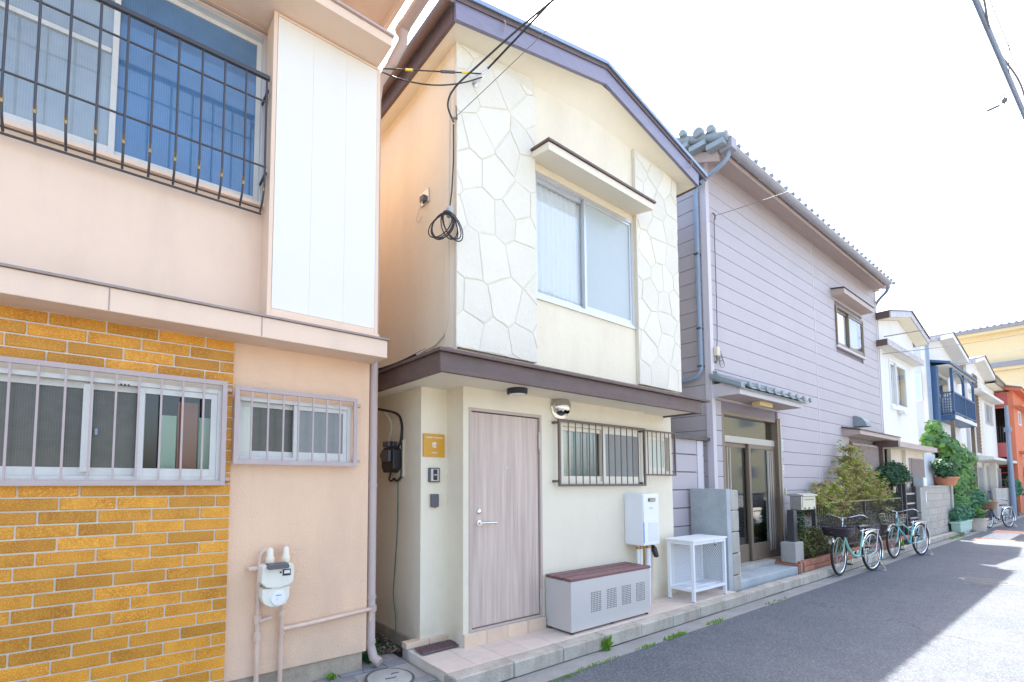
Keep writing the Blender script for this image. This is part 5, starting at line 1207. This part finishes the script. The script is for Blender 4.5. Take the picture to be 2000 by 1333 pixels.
for a, b, z0, z1 in ((30.2, 31.6, .6, 2.3), (33.2, 34.6, 1.2, 2.35), (36.0, 37.0, .2, 2.3)):
    w = ring(MB(), a, b, z0, z1, 3.52, 3.60, .07).build('window', 'aluminium', sh); B(a+.07, b-.07, 3.56, 3.565, z0+.07, z1-.07).build('pane', 'frost_dark', w)
B(32.2, 32.4, 3.2, 3.4, .1, 2.5).build('porch_post', 'offwhite_wall', sh)
low = single('low_wall', B(29.9, 36.5, 3.02, 3.12, .0, 1.35), 'block_grey', (33, 3.07, 0), 'low grey wall in front of the cream brick strip house', 'wall')
# ================================================================== ORANGE HOUSE
oh = thing('orange_house', (41, 3.0, .1), 'orange red house with a dark recessed stair at the end of the row', 'house')
wall(37.3, 48, .1, 6.3, 2.99, .1, [(38.8, 39.9, 4.6, 5.35), (43, 44.2, 4.5, 5.3)], 'wall', 'orange_wall', oh)
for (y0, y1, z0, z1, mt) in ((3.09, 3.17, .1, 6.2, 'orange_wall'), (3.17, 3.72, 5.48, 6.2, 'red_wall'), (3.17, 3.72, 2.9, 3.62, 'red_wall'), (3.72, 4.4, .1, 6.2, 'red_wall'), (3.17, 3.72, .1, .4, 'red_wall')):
    B(37.31, 37.45, y0, y1, z0, z1).build('side_wall', mt, oh)
B(38.6, 38.7, 3.1, 4.4, .1, 6.2).build('inner_wall', 'dark_room', oh); B(37.46, 38.6, 3.17, 3.7, 3.5, 3.6).build('landing', 'grey_plastic', oh); B(37.4, 48, 7.9, 8, .1, 6.3).build('rear_wall', 'orange_wall', oh)
for i in range(6): B(37.33, 37.36, 3.2+i*.09, 3.22+i*.09, 3.62, 4.5).build('bar', 'black_iron', oh)
for i in range(5): B(37.5+i*.2, 37.75+i*.2, 3.18, 3.7, 1.0+i*.36, 1.05+i*.36).build('stair_tread', 'red_wall', oh)
B(37.32, 37.40, 3.17, 3.72, 5.40, 5.46).build('lintel', 'orange_wall', oh)
for a, b, z0, z1 in ((38.8, 39.9, 4.6, 5.35), (43, 44.2, 4.5, 5.3)):
    w = ring(MB(), a, b, z0, z1, 2.96, 3.04, .07).build('window', 'white_metal', oh); B(a+.07, b-.07, 3.0, 3.005, z0+.07, z1-.07).build('pane', 'frost_dark', w)
MB().prism([(2.70, 6.18), (2.70, 6.32), (3.9, 6.72), (3.9, 6.62), (3.2, 6.3)], 'yz', 37.1, 48.2).build('roof', 'orange_wall', oh); MB().prism([(2.66, 6.325), (2.66, 6.36), (3.9, 6.78), (6, 6.3), (6, 6.25), (3.9, 6.73)], 'yz', 37.0, 48.3).build('roof_sheet', 'gutter_grey', oh)
B(37.2, 48, 2.7, 2.98, 5.42, 5.5).build('belt_course', 'orange_wall', oh); B(38.2, 39.6, 2.72, 2.98, 3.1, 3.2).build('awning', 'orange_wall', oh)
# ================================================================== YELLOW APARTMENT at the end of the street
ya = thing('apartment_building', (62, -4, 0), 'large pale yellow apartment building closing the far end of the street', 'building')
B(62, 75, -30, 9.2, 0, 14.3).build('wall', 'yellow_wall', ya)
B(61.2, 76, -30.5, 9.6, 14.3, 14.55).build('soffit', 'yellow_wall', ya); B(61.0, 76.2, -30.7, 9.8, 14.552, 14.85).build('roof', 'gutter_grey', ya)
for i in range(90): MB().lathe([(.09, -.1), (.09, .25)], (61.05, 9.6-i*.4, 14.86), 'x', 8).build('roof_tile', 'gutter_grey', ya)
for zz in (12.6, 11.0, 9.2, 7.4, 5.6, 3.8): B(61.97, 62.0, -30, 9.2, zz, zz+.06).build('floor_band', 'soffit_cream', ya)
B(61.4, 62, -30.2, 7.6, 11.35, 11.75).build('lower_roof', 'gutter_grey', ya); B(61.6, 62, -30.1, 7.5, 11.15, 11.349).build('lower_soffit', 'orange_wall', ya) if 0 else B(61.6, 62, -30.1, 7.5, 11.1, 11.349).build('lower_soffit', 'yellow_wall', ya)
for j, zz in enumerate((2.0, 5.0, 8.0)):
    for i in range(6):
        y = 2.0-i*4.2
        w = B(61.93, 62.0, y, y+1.8, zz, zz+1.4).build('window', 'aluminium', ya); B(61.915, 61.929, y+.08, y+1.72, zz+.08, zz+1.32).build('pane', 'frost_dark', w)
# lamp pole
pp = thing('lamp_pole', (33.5, 2.9, 0), 'slim blue grey street pole in front of the orange house', 'pole')
MB().cyl((33.5, 2.9, 0), (33.5, 2.9, 5.1), .11, 12, r1=.06).build('pole', 'pole_grey', pp, smooth=True)
MB().tube([(33.3, 2.86, 4.0), (33.7, 2.94, 4.0)], .03, 6).lathe([(.12, -.1), (.12, .1)], (33.5, 2.9, 4.0), n=12).build('clamp', 'pole_grey', pp)

# ================================================================== VEGETATION
def stems(name, base, tops, r, mt, parent):
    mb = MB()
    for t in tops:
        b = (base[0]+random.uniform(-.12, .12), base[1]+random.uniform(-.06, .06), base[2])
        mid = (b[0]+(t[0]-b[0])*.3, b[1]+(t[1]-b[1])*.3, b[2]+(t[2]-b[2])*.55)
        mb.tube(spline([b, mid, t], 4), r, 5, r1=r*.35)
    return mb.build(name, mt, parent, smooth=True)
def nandina(name, c, spots, label, n, size, mt, grp=None, cat='shrub', st='stem_tan', r=.012):
    t = thing(name, c, label, cat, grp)
    stems('stem', c, [(s[0], s[1], s[2]) for s in spots], r, st, t)
    P = []; Nn = []; A = []
    for s in spots:                       # feathery sprays: leaflets along drooping twigs
        for k in range(int(s[3])):
            a = random.uniform(0, 6.283); e = random.uniform(-.2, 1.0); L = random.uniform(.14, .34)*s[4]
            d = Vector((math.cos(a)*math.cos(e), math.sin(a)*math.cos(e)*.8, math.sin(e)))
            for q in range(n):
                u = random.uniform(.15, 1); p = Vector(s[:3])+d*L*u+Vector((0, 0, -.12*u*u*L))+Vector(np.random.normal(0, .018, 3))
                P.append(p[:]); Nn.append((d.x*.3, d.y*.3-.3, .8)); A.append((d.x, d.y, d.z*.5-.1))
    leaves('foliage', P, Nn, size, mt, t, .36, .45, asp=np.array(A))
    return t
random.seed(21); np.random.seed(21)
sp = []
for i in range(88):
    x = random.uniform(10.7, 15.4); h = 1.35+.95*math.exp(-((x-13.3)/1.15)**2)+.12*math.sin(x*5)
    sp.append((x, random.uniform(3.26, 3.56), random.uniform(1.0, h), 10, 1.15))
nandina('nandina_shrub', (12.7, 3.45, .22), sp, 'feathery yellow green and reddish nandina shrub rising behind the railing', 13, .085, 'leaf_nandina')
sp = [(x, random.uniform(3.26, 3.5), random.uniform(.5, 1.05), 8, .9) for x in np.linspace(10.7, 15.9, 26)]
nandina('underplanting', (13.2, 3.4, .22), sp, 'green undergrowth showing between the bars of the black railing', 10, .075, 'leaf_azalea', cat='shrub')
def bush(name, c, blobs, n, size, label, mt, trunk=None, ar=.5, grp=None, cat='shrub', bark='bark', jit=.6, tr=.03):
    t = thing(name, c, label, cat, grp)
    if trunk: stems('trunk', c, trunk, tr, bark, t)
    P, Nn = clumps(blobs, n); leaves('foliage', P, Nn, size, mt, t, ar, jit)
    return t
bl = [(16.0, 3.42, 1.78, .62, .2, .22), (16.6, 3.4, 1.92, .62, .22, .2), (17.2, 3.42, 1.76, .6, .2, .2), (16.4, 3.4, 1.66, .5, .2, .16), (17.6, 3.45, 1.68, .35, .16, .14)]
bush('clipped_tree', (16.5, 3.42, .25), bl, 5200, .085, 'small dark green clipped tree with a bare twisted trunk above the gate', 'leaf_dark', [(15.9, 3.42, 1.7), (16.5, 3.4, 1.75), (17.1, 3.42, 1.65)], .45, tr=.05)
bush('low_shrub', (16.1, 3.38, .25), [(15.8, 3.36, 1.15, .5, .12, .12), (16.4, 3.36, 1.2, .4, .12, .12), (16.2, 3.4, .9, .6, .12, .2)], 1500, .075, 'low dark shrub below the clipped tree at the right end of the railing', 'leaf_dark', [(15.8, 3.36, 1.1), (16.4, 3.36, 1.1)])
bl = [(9.98, 3.30, .50, .2, .12, .20), (10.3, 3.26, .42, .26, .13, .16), (10.65, 3.24, .55, .3, .13, .18), (11.1, 3.24, .46, .3, .12, .16), (10.4, 3.22, .66, .25, .1, .14), (11.5, 3.22, .40, .28, .1, .12), (10.05, 3.3, .72, .12, .1, .15)]
bush('azalea_shrub', (10.5, 3.27, .22), bl, 2600, .062, 'low azalea with green and bronze leaves in the brick planter beside the mailbox', 'leaf_azalea', [(10.1, 3.28, .6), (10.5, 3.25, .6), (11, 3.24, .5)], .5, tr=.012)
bush('dark_hedge_plant', (10.25, 3.4, .22), [(10.2, 3.42, .85, .22, .1, .3), (10.25, 3.42, .55, .25, .1, .25)], 900, .07, 'dark leafy shrub between the mailbox and the railing post', 'leaf_dark', [(10.2, 3.42, .9)], .5, tr=.014)
tuft('weed', (15.2, 3.06, .10), 70, .2, .12, 'bright green grass clump growing between the brick planter and the second bicycle', elong=(2, .3), broad=.2)
# big leaved vine climbing the blue post
vt = thing('climbing_vine', (23.1, 3.25, 0), 'large leaved bright green vine climbing over the pots up to the blue balcony', 'vine')
stems('stem', (23.2, 3.35, .3), [(22.6, 3.35, 2.4), (23.1, 3.4, 3.4), (24.5, 3.3, 2.6), (25.8, 3.2, 2.7), (21.9, 3.5, 3.4)], .02, 'bark', vt)
bl = [(22.0, 3.45, 3.35, .55, .15, .25), (21.6, 3.55, 2.95, .45, .12, .25), (22.8, 3.4, 2.95, .6, .2, .3), (23.5, 3.3, 2.75, .6, .22, .3), (24.3, 3.25, 2.5, .7, .25, .35), (25.3, 3.2, 2.45, .6, .25, .3), (23.1, 3.3, 2.25, .6, .22, .35), (24.1, 3.22, 1.95, .7, .25, .4), (25.1, 3.18, 1.75, .6, .22, .4), (23.2, 3.25, 1.65, .5, .2, .35), (23.9, 3.2, 1.3, .6, .22, .35), (23.3, 3.15, .95, .5, .2, .3), (24.3, 3.12, .9, .55, .2, .3), (25.4, 3.1, 1.15, .5, .2, .3), (22.9, 3.2, 2.6, .5, .2, .3)]
P, Nn = clumps(bl, 3300, .6); Nn[:, 1] -= .8; Nn[:, 0] -= .5
leaves('foliage', P, Nn, .19, 'leaf_vine', vt, .85, .45, .2)
bush('hydrangea', (24.9, 3.0, .3), [(24.2, 2.98, .85, .45, .18, .25), (25.0, 2.95, 1.05, .5, .18, .22), (23.4, 3.0, .6, .4, .16, .2)], 900, .16, 'blue green leafy plant behind the wicker bicycle basket', 'leaf_blue', [(24.5, 3, .9)], .7)
pt = thing('hanging_pot', (21.3, 3.18, 1.5), 'terracotta pot with a bushy green plant on top of the concrete block wall', 'flower pot')
MB().lathe([(.22, 0), (.30, .22), (.32, .22), (.32, .27), (.28, .27), (.26, .2)], (21.3, 3.18, 1.50), n=20).build('pot', 'terracotta', pt, smooth=True)
P, Nn = clumps([(21.1, 3.15, 1.98, .4, .2, .25), (20.7, 3.2, 2.1, .35, .15, .22), (21.6, 3.15, 2.1, .3, .2, .25)], 900); leaves('foliage', P, Nn, .12, 'leaf_dark', pt, .6)
p1 = thing('planter_box', (21.75, 2.98, 0), 'pale green plastic planter trough at the kerb with leafy plants', 'planter')
MB().prism([(21.0, .10), (22.75, .10), (22.85, .36), (20.9, .36)], 'xz', 2.86, 3.06).box(20.86, 22.9, 2.84, 3.08, .36, .40).build('trough', 'planter_green', p1, bevel=.012)
B(21.4, 22.2, 2.84, 3.06, 0, .10).build('stone_foot', 'concrete', p1, bevel=.02)
P, Nn = clumps([(21.3, 2.98, .62, .35, .14, .22), (22.0, 2.98, .7, .4, .14, .28), (22.5, 2.98, .55, .3, .12, .2)], 800); leaves('foliage', P, Nn, .11, 'leaf_blue', p1, .6)
p2 = thing('flower_pot', (23.6, 2.84, 0), 'tall tan pot standing between the green trough and the navy bicycle', 'flower pot')
MB().lathe([(.20, 0), (.24, .38), (.27, .38), (.27, .43), (.22, .43), (.21, .38)], (23.55, 2.84, 0), n=18).build('pot', 'pot_grey', p2, smooth=True)
P, Nn = clumps([(23.55, 2.84, .6, .3, .2, .2)], 260); leaves('foliage', P, Nn, .12, 'leaf_vine', p2, .6)
p3 = thing('flower_pot', (24.3, 2.95, 0), 'small dark pot beside the tan pot', 'flower pot'); MB().lathe([(.17, 0), (.21, .30), (.23, .30), (.23, .34), (.19, .34)], (24.2, 2.98, 0), n=16).build('pot', 'grey_plastic', p3, smooth=True)
P, Nn = clumps([(24.2, 2.98, .5, .28, .16, .2)], 220); leaves('foliage', P, Nn, .11, 'leaf_blue', p3, .6)
p4 = thing('blue_planter', (40.6, 2.6, 0), 'blue tub with a leafy shrub at the far right edge of the street', 'planter')
MB().box(39.6, 42.2, 2.45, 3.0, .08, .75).build('tub', 'pot_blue', p4, bevel=.03)
P, Nn = clumps([(40.3, 2.72, 1.3, .7, .3, .5), (41.2, 2.7, 1.9, .8, .3, .6), (40.0, 2.8, 2.0, .5, .3, .4), (41.8, 2.7, 1.2, .6, .3, .5)], 1800); leaves('foliage', P, Nn, .2, 'leaf_vine', p4, .6)
bush('street_shrub', (36.2, 3.0, 0), [(35.3, 3.0, 1.5, .6, .2, .35), (36.3, 3.0, 1.3, .6, .2, .4), (34.3, 3.0, 1.6, .5, .16, .25)], 900, .16, 'grey green shrubs in front of the porch of the cream brick strip house', 'leaf_blue', [(35.3, 3, 1.4)], .5)

# ================================================================== BICYCLES
def bicycle(name, loc, rz, label, frame, low=True, basket='dark_wicker', steer=0., lean=0., s=1.):
    t = thing(name, loc, label, 'bicycle', rz=rz); WB, RW = 1.10, .345
    def circ(cx, cz, r, y=0, n=36): return [(cx+r*math.cos(a), y, cz+r*math.sin(a)) for a in np.linspace(0, 2*math.pi, n+1)[:-1]]
    fm = Matrix.Translation((WB, 0, RW)) @ Matrix.Rotation(steer, 4, 'Z') @ Matrix.Translation((-WB, 0, -RW))
    def X(mb): mb.v = [tuple(fm @ Vector(p)) for p in mb.v]; return mb
    def wheel(cx, tf):
        w = tf(MB().tube(circ(cx, RW, RW-.019), .019, 8, closed=True)).build('wheel', 'rubber', t, smooth=True)
        tf(MB().tube(circ(cx, RW, RW-.045), .0115, 6, closed=True)).build('rim', 'chrome', w, smooth=True)
        sp_ = MB()
        for i in range(28):
            a = i*2*math.pi/28; b = a+(.5 if i % 2 else -.5); yy = .03 if i % 4 < 2 else -.03
            sp_.tube([(cx+.022*math.cos(b), yy, RW+.022*math.sin(b)), (cx+(RW-.05)*math.cos(a), 0, RW+(RW-.05)*math.sin(a))], .0014, 3)
        tf(sp_).build('spoke', 'steel', w, kind='stuff')
        tf(MB().tube([(cx, -.045, RW), (cx, .045, RW)], .02, 10)).build('hub', 'steel', w)
    I = lambda m_: m_
    wheel(0, I); wheel(WB, X)
    def arc(cx, r, a0, a1, n=14): return [(cx+r*math.cos(a), 0, RW+r*math.sin(a)) for a in np.linspace(a0, a1, n)]
    MB().tube(arc(0, RW+.02, R(15), R(200)), .022, 6).build('rear_mudguard', 'chrome', t, smooth=True)
    X(MB().tube(arc(WB, RW+.02, R(40), R(185)), .02, 6)).build('front_mudguard', 'chrome', t, smooth=True)
    hx, hz, hx2, hz2 = WB-.17, .66, WB-.22, .84; bb = (.44, 0, .29); st = (.29, 0, .68)
    f = MB().tube([(hx, 0, hz), (hx2, 0, hz2)], .02, 8).tube([bb, st], .016, 8)
    if low: f.tube(spline([(hx-.01, 0, hz+.03), (.80, 0, .46), (.62, 0, .315), bb], 6), .021, 8)
    else: f.tube([(hx, 0, hz), bb], .019, 8).tube([(hx2+.01, 0, hz2-.05), (.345, 0, .52)], .015, 8)
    for y in (.05, -.05): f.tube([bb, (.2, y*.8, .29), (0, y, RW)], .010, 6).tube([(.31, y*.3, .60), (0, y, RW)], .008, 6)
    f.build('frame', frame, t, smooth=True)
    X(MB().tube([(hx, 0, hz), (hx+.02, .045, hz-.02), (WB, .05, RW)], .011, 7).tube([(hx, 0, hz), (hx+.02, -.045, hz-.02), (WB, -.05, RW)], .011, 7)).build('fork', frame, t, smooth=True)
    X(MB().tube([(hx2, 0, hz2-.02), (hx2-.03, 0, .97)], .011, 8).tube(spline([(hx2-.33, .29, .96), (hx2-.22, .28, .985), (hx2-.10, .24, 1.03), (hx2-.03, .10, .985), (hx2-.03, 0, .965), (hx2-.03, -.10, .985), (hx2-.10, -.24, 1.03), (hx2-.22, -.28, .985), (hx2-.33, -.29, .96)], 5), .011, 7)).build('handlebar', 'chrome', t, smooth=True)
    for y in (1, -1): X(MB().tube([(hx2-.34, .291*y, .958), (hx2-.24, .283*y, .98)], .016, 8).tube([(hx2-.10, .22*y, 1.02), (hx2-.16, .26*y, .98), (hx2-.24, .27*y, .95)], .006, 5)).build('grip', 'black_plastic', t, smooth=True)
    sd = MB(); v = []; n = 10
    for i in range(n):
        u = i/(n-1); w_ = .022+.085*(u**1.6) if u < .85 else .10-.05*(u-.85)/.15; x = .42-.27*u
        v += [(x, -w_, .80+.02*u), (x, 0, .825+.02*u), (x, w_, .80+.02*u), (x, w_*.7, .765+.02*u), (x, -w_*.7, .765+.02*u)]
    fs = [(i*5+k, i*5+(k+1) % 5, (i+1)*5+(k+1) % 5, (i+1)*5+k) for i in range(n-1) for k in range(5)]+[(0, 1, 2, 3, 4), tuple((n-1)*5+k for k in (4, 3, 2, 1, 0))]
    sd.add(v, fs).build('saddle', 'black_plastic', t, smooth=True)
    MB().tube([st, (.27, 0, .78)], .012, 8).build('seat_post', 'chrome', t)
    MB().tube([(.25, .05, .715), (-.02, .055, .735), (-.16, .055, .73), (-.19, 0, .73), (-.16, -.055, .73), (-.02, -.055, .735), (.25, -.05, .715)], .007, 6).tube([(-.14, .05, .73), (0, .06, RW)], .006, 5).tube([(-.14, -.05, .73), (0, -.06, RW)], .006, 5).tube([(.08, .055, .73), (.08, -.055, .73)], .005, 5).tube([(-.06, .055, .735), (-.06, -.055, .735)], .005, 5).build('rack', 'chrome', t, smooth=True)
    B(-.215, -.205, -.03, .03, .62, .68).build('reflector', 'brick_red', t)
    MB().prism([(.02, .315), (.40, .235), (.50, .25), (.53, .30), (.49, .36), (.40, .37), (.02, .385)], 'xz', -.075, -.055).build('chain_case', 'chrome' if low else 'black_plastic', t, bevel=.006)
    MB().tube([(.44, -.10, .29), (.50, -.10, .13)], .010, 6).tube([(.44, .08, .29), (.38, .08, .45)], .010, 6).tube([(.44, -.10, .29), (.44, .08, .29)], .012, 6).build('crank', 'steel', t); B(.46, .55, -.17, -.09, .12, .145).build('pedal', 'black_plastic', t); B(.33, .42, .07, .15, .44, .465).build('pedal', 'black_plastic', t)
    MB().tube(spline([(0, .07, RW), (-.06, .10, .15), (-.14, .14, .012)], 4), .008, 6).tube(spline([(0, -.07, RW), (-.06, -.10, .15), (-.14, -.14, .012)], 4), .008, 6).tube([(-.14, .14, .012), (-.10, 0, .02), (-.14, -.14, .012)], .008, 6).build('kickstand', 'chrome', t, smooth=True)
    X(MB().lathe([(.02, 0), (.035, .03), (.035, .06)], (WB+.02, -.08, .56), 'x', 12)).build('headlight', 'chrome', t, smooth=True)
    # basket
    bx0, bx1 = hx2+.06, hx2+.36; bk = MB()
    if basket == 'chrome':
        for zz, g in ((.70, .0), (.78, .02), (.86, .035), (.92, .045)): bk.tube([(bx0-g*.3, -.14-g, zz), (bx1-.04+g, -.14-g, zz), (bx1-.04+g, .14+g, zz), (bx0-g*.3, .14+g, zz)], .004, 5, closed=True)
        for i in range(9):
            y = -.14+i*.035; bk.tube([(bx1-.04, y, .70), (bx1+.005, y*1.3, .92)], .003, 4).tube([(bx0, y, .70), (bx0-.01, y*1.3, .92)], .003, 4).tube([(bx0, y, .70), (bx1-.04, y, .70)], .003, 4)
        for i in range(7):
            x = bx0+(bx1-bx0-.04)*i/6
            for y in (-1, 1): bk.tube([(x, .14*y, .70), (x, .185*y, .92)], .003, 4)
        X(bk).build('basket', 'chrome', t, smooth=True)
    else:
        n = 40; levels = ((.70, .0), (.745, .012), (.79, .022), (.835, .032), (.88, .042), (.92, .05)) if basket == 'wicker' else ((.69, 0), (.72, .008), (.75, .014), (.78, .02), (.805, .025))
        for li, (zz, g) in enumerate(levels):
            bk.tube([(bx0+.15+(.15+g)*math.copysign(abs(math.cos(a))**.5, math.cos(a)), (.17+g)*math.copysign(abs(math.sin(a))**.5, math.sin(a)), zz) for a in np.linspace(0, 6.283, n+1)[:-1]], .016 if basket == 'wicker' else .019, 6, closed=True)
        bk.box(bx0+.01, bx1-.01, -.16, .16, levels[0][0]-.012, levels[0][0]+.008)
        b_ = X(bk).build('basket', basket, t, smooth=True)
        if basket == 'dark_wicker':
            up_ = MB()
            for zz in (.86, .92): up_.tube([(bx0+.15+.19*math.copysign(abs(math.cos(a))**.5, math.cos(a)), .21*math.copysign(abs(math.sin(a))**.5, math.sin(a)), zz) for a in np.linspace(0, 6.283, 33)[:-1]], .004, 5, closed=True)
            for a in np.linspace(0, 6.283, 29)[:-1]:
                cx, sy = math.copysign(abs(math.cos(a))**.5, math.cos(a)), math.copysign(abs(math.sin(a))**.5, math.sin(a)); up_.tube([(bx0+.15+.175*cx, .195*sy, .80), (bx0+.15+.19*cx, .21*sy, .92)], .003, 4)
            X(up_).build('wire_rim', 'black_iron', b_); X(B(bx1+.008, bx1+.026, -.05, .05, .74, .752)).build('badge', 'white_paint', b_)
    t.scale = (s, s, s)
    return t
def place_bike(rear, front, **kw):
    a = math.atan2(front[1]-rear[1], front[0]-rear[0]); L = math.hypot(front[0]-rear[0], front[1]-rear[1])
    return bicycle('bicycle', (rear[0], rear[1], 0.002), a, s=1.0, **kw)
place_bike((11.42, 2.69), (10.34, 2.87), label='mint green step through bicycle with low dark basket parked before the brick planter', frame='bike_mint', low=True, steer=R(8))
place_bike((14.72, 2.63), (13.65, 2.85), label='turquoise bicycle with wire basket parked behind the mint one by the railing', frame='bike_turq', low=False, basket='chrome', steer=R(6))
place_bike((26.4, 2.42), (25.3, 2.80), label='navy bicycle with a brown wicker basket parked past the green trough', frame='bike_navy', low=True, basket='wicker', steer=R(5))

# ================================================================== OVERHEAD WIRES
def wire(pts, r, mt, label, grp='overhead wires'):
    c = Vector(pts[len(pts)//2]); return single('overhead_wire', MB().tube(pts, r, 6), mt, tuple(c), label, 'wire', grp, smooth=True)
wire(sag((2.86, 3.33, 5.56), (3.6, -.6, 6.6), .02), .010, 'black_cable', 'thick black wire from the galvanised bracket rising out of the top of the photo')
wire(spline([(2.555, 3.47, 4.97), (2.48, 3.46, 5.10), (2.50, 3.38, 5.22), (2.62, 3.2, 5.36), (2.88, 2.75, 5.62), (3.35, 1.9, 6.0), (4.2, .2, 6.7)], 5), .009, 'black_cable', 'black wire looping up from the corner clamp and across the brown barge board')
wire(sag((2.53, 3.43, 4.97), (3.9, .6, 6.7), .05), .0035, 'grey_cable', 'thin grey wire beside the black one in front of the barge board')
for i, (a, b, mt) in enumerate((((2.80, 3.36, 5.50), (1.86, 3.58, 5.22), 'dark wires with yellow sleeves linking the bracket to the peach house, upper strand'), ((2.81, 3.36, 5.47), (1.86, 3.585, 5.19), 'dark wires linking the bracket to the peach house, lower sagging strand'))):
    o = wire(sag(a, b, .0+.10*i), .006, 'black_cable', mt)
    if i == 0:
        s_ = sag(a, b, .0, 14); MB().tube(s_[2:4], .010, 7).build('sleeve', 'yellow_tube', o); MB().tube(s_[10:12], .010, 7).build('sleeve', 'yellow_tube', o); MB().tube(s_[4:7], .013, 7).build('splice', 'grey_plastic', o)
wire(sag((7.80, 3.55, 5.84), (7.43, .628, 5.5), .06), .004, 'grey_cable', 'thin wire from the lavender house corner out to the aerial cable bundle')
wire(sag((16.95, 3.50, 5.5), (27.4, .65, 8.1), .08), .015, 'grey_cable', 'grey wire from the white house gable slanting over the street')
wire(sag((17.0, 3.55, 5.05), (27.4, .62, 7.2), .12), .009, 'grey_cable', 'faint lower wire over the street beyond the white house')
# slanting cable bundle at the upper right
cb = thing('cable_bundle', (6.6, .46, 5.5), 'thick blue grey aerial cable bundle slanting across the upper right corner', 'cable')
A0, A1 = Vector((4.9, .52, 5.5)), Vector((9.1, .36, 5.5))
MB().tube([A0, A1], .019, 10).build('messenger', 'pole_grey', cb, smooth=True)
dirv = (A1-A0).normalized(); pp_ = []
for i in range(60):
    u = i/59; p = A0.lerp(A1, u); ph_ = u*14; pp_.append(p+Vector((0, -.025-.025*math.sin(ph_), .012*math.cos(ph_))))
MB().tube(pp_, .007, 6).build('spiral_cable', 'grey_cable', cb, smooth=True)
MB().tube([A0+Vector((0, -.06, .0)), A1+Vector((0, -.075, .0))], .003, 5).build('lashing_wire', 'grey_cable', cb)

si = thing('wire_insulator', (7.37, .55, 5.49), 'dark strain insulator rod hanging off the aerial cable bundle at the upper right', 'insulator')
MB().cyl((7.43, .628, 5.5), (7.424, .545, 5.5), .011, 8).build('rod', 'grey_plastic', si, smooth=True)
MB().lathe([(.006, -.025), (.02, -.015), (.02, .015), (.006, .025)], (7.331, .50, 5.48), n=12).build('knob', 'grey_cable', si, smooth=True)
MB().tube(spline([(7.424, .545, 5.5), (7.39, .51, 5.475), (7.34, .50, 5.48), (7.31, .50, 5.52), (7.25, .478, 5.5)], 5), .0055, 5).build('tie_wire', 'grey_cable', si, smooth=True)
wire(spline([(5.2, .27, 5.53), (5.85, .321, 5.5), (6.3, .375, 5.49), (6.681, .414, 5.48), (6.9, .43, 5.49)], 5), .003, 'grey_cable', 'thin twisted tie wire beside the aerial cable bundle at the right edge')
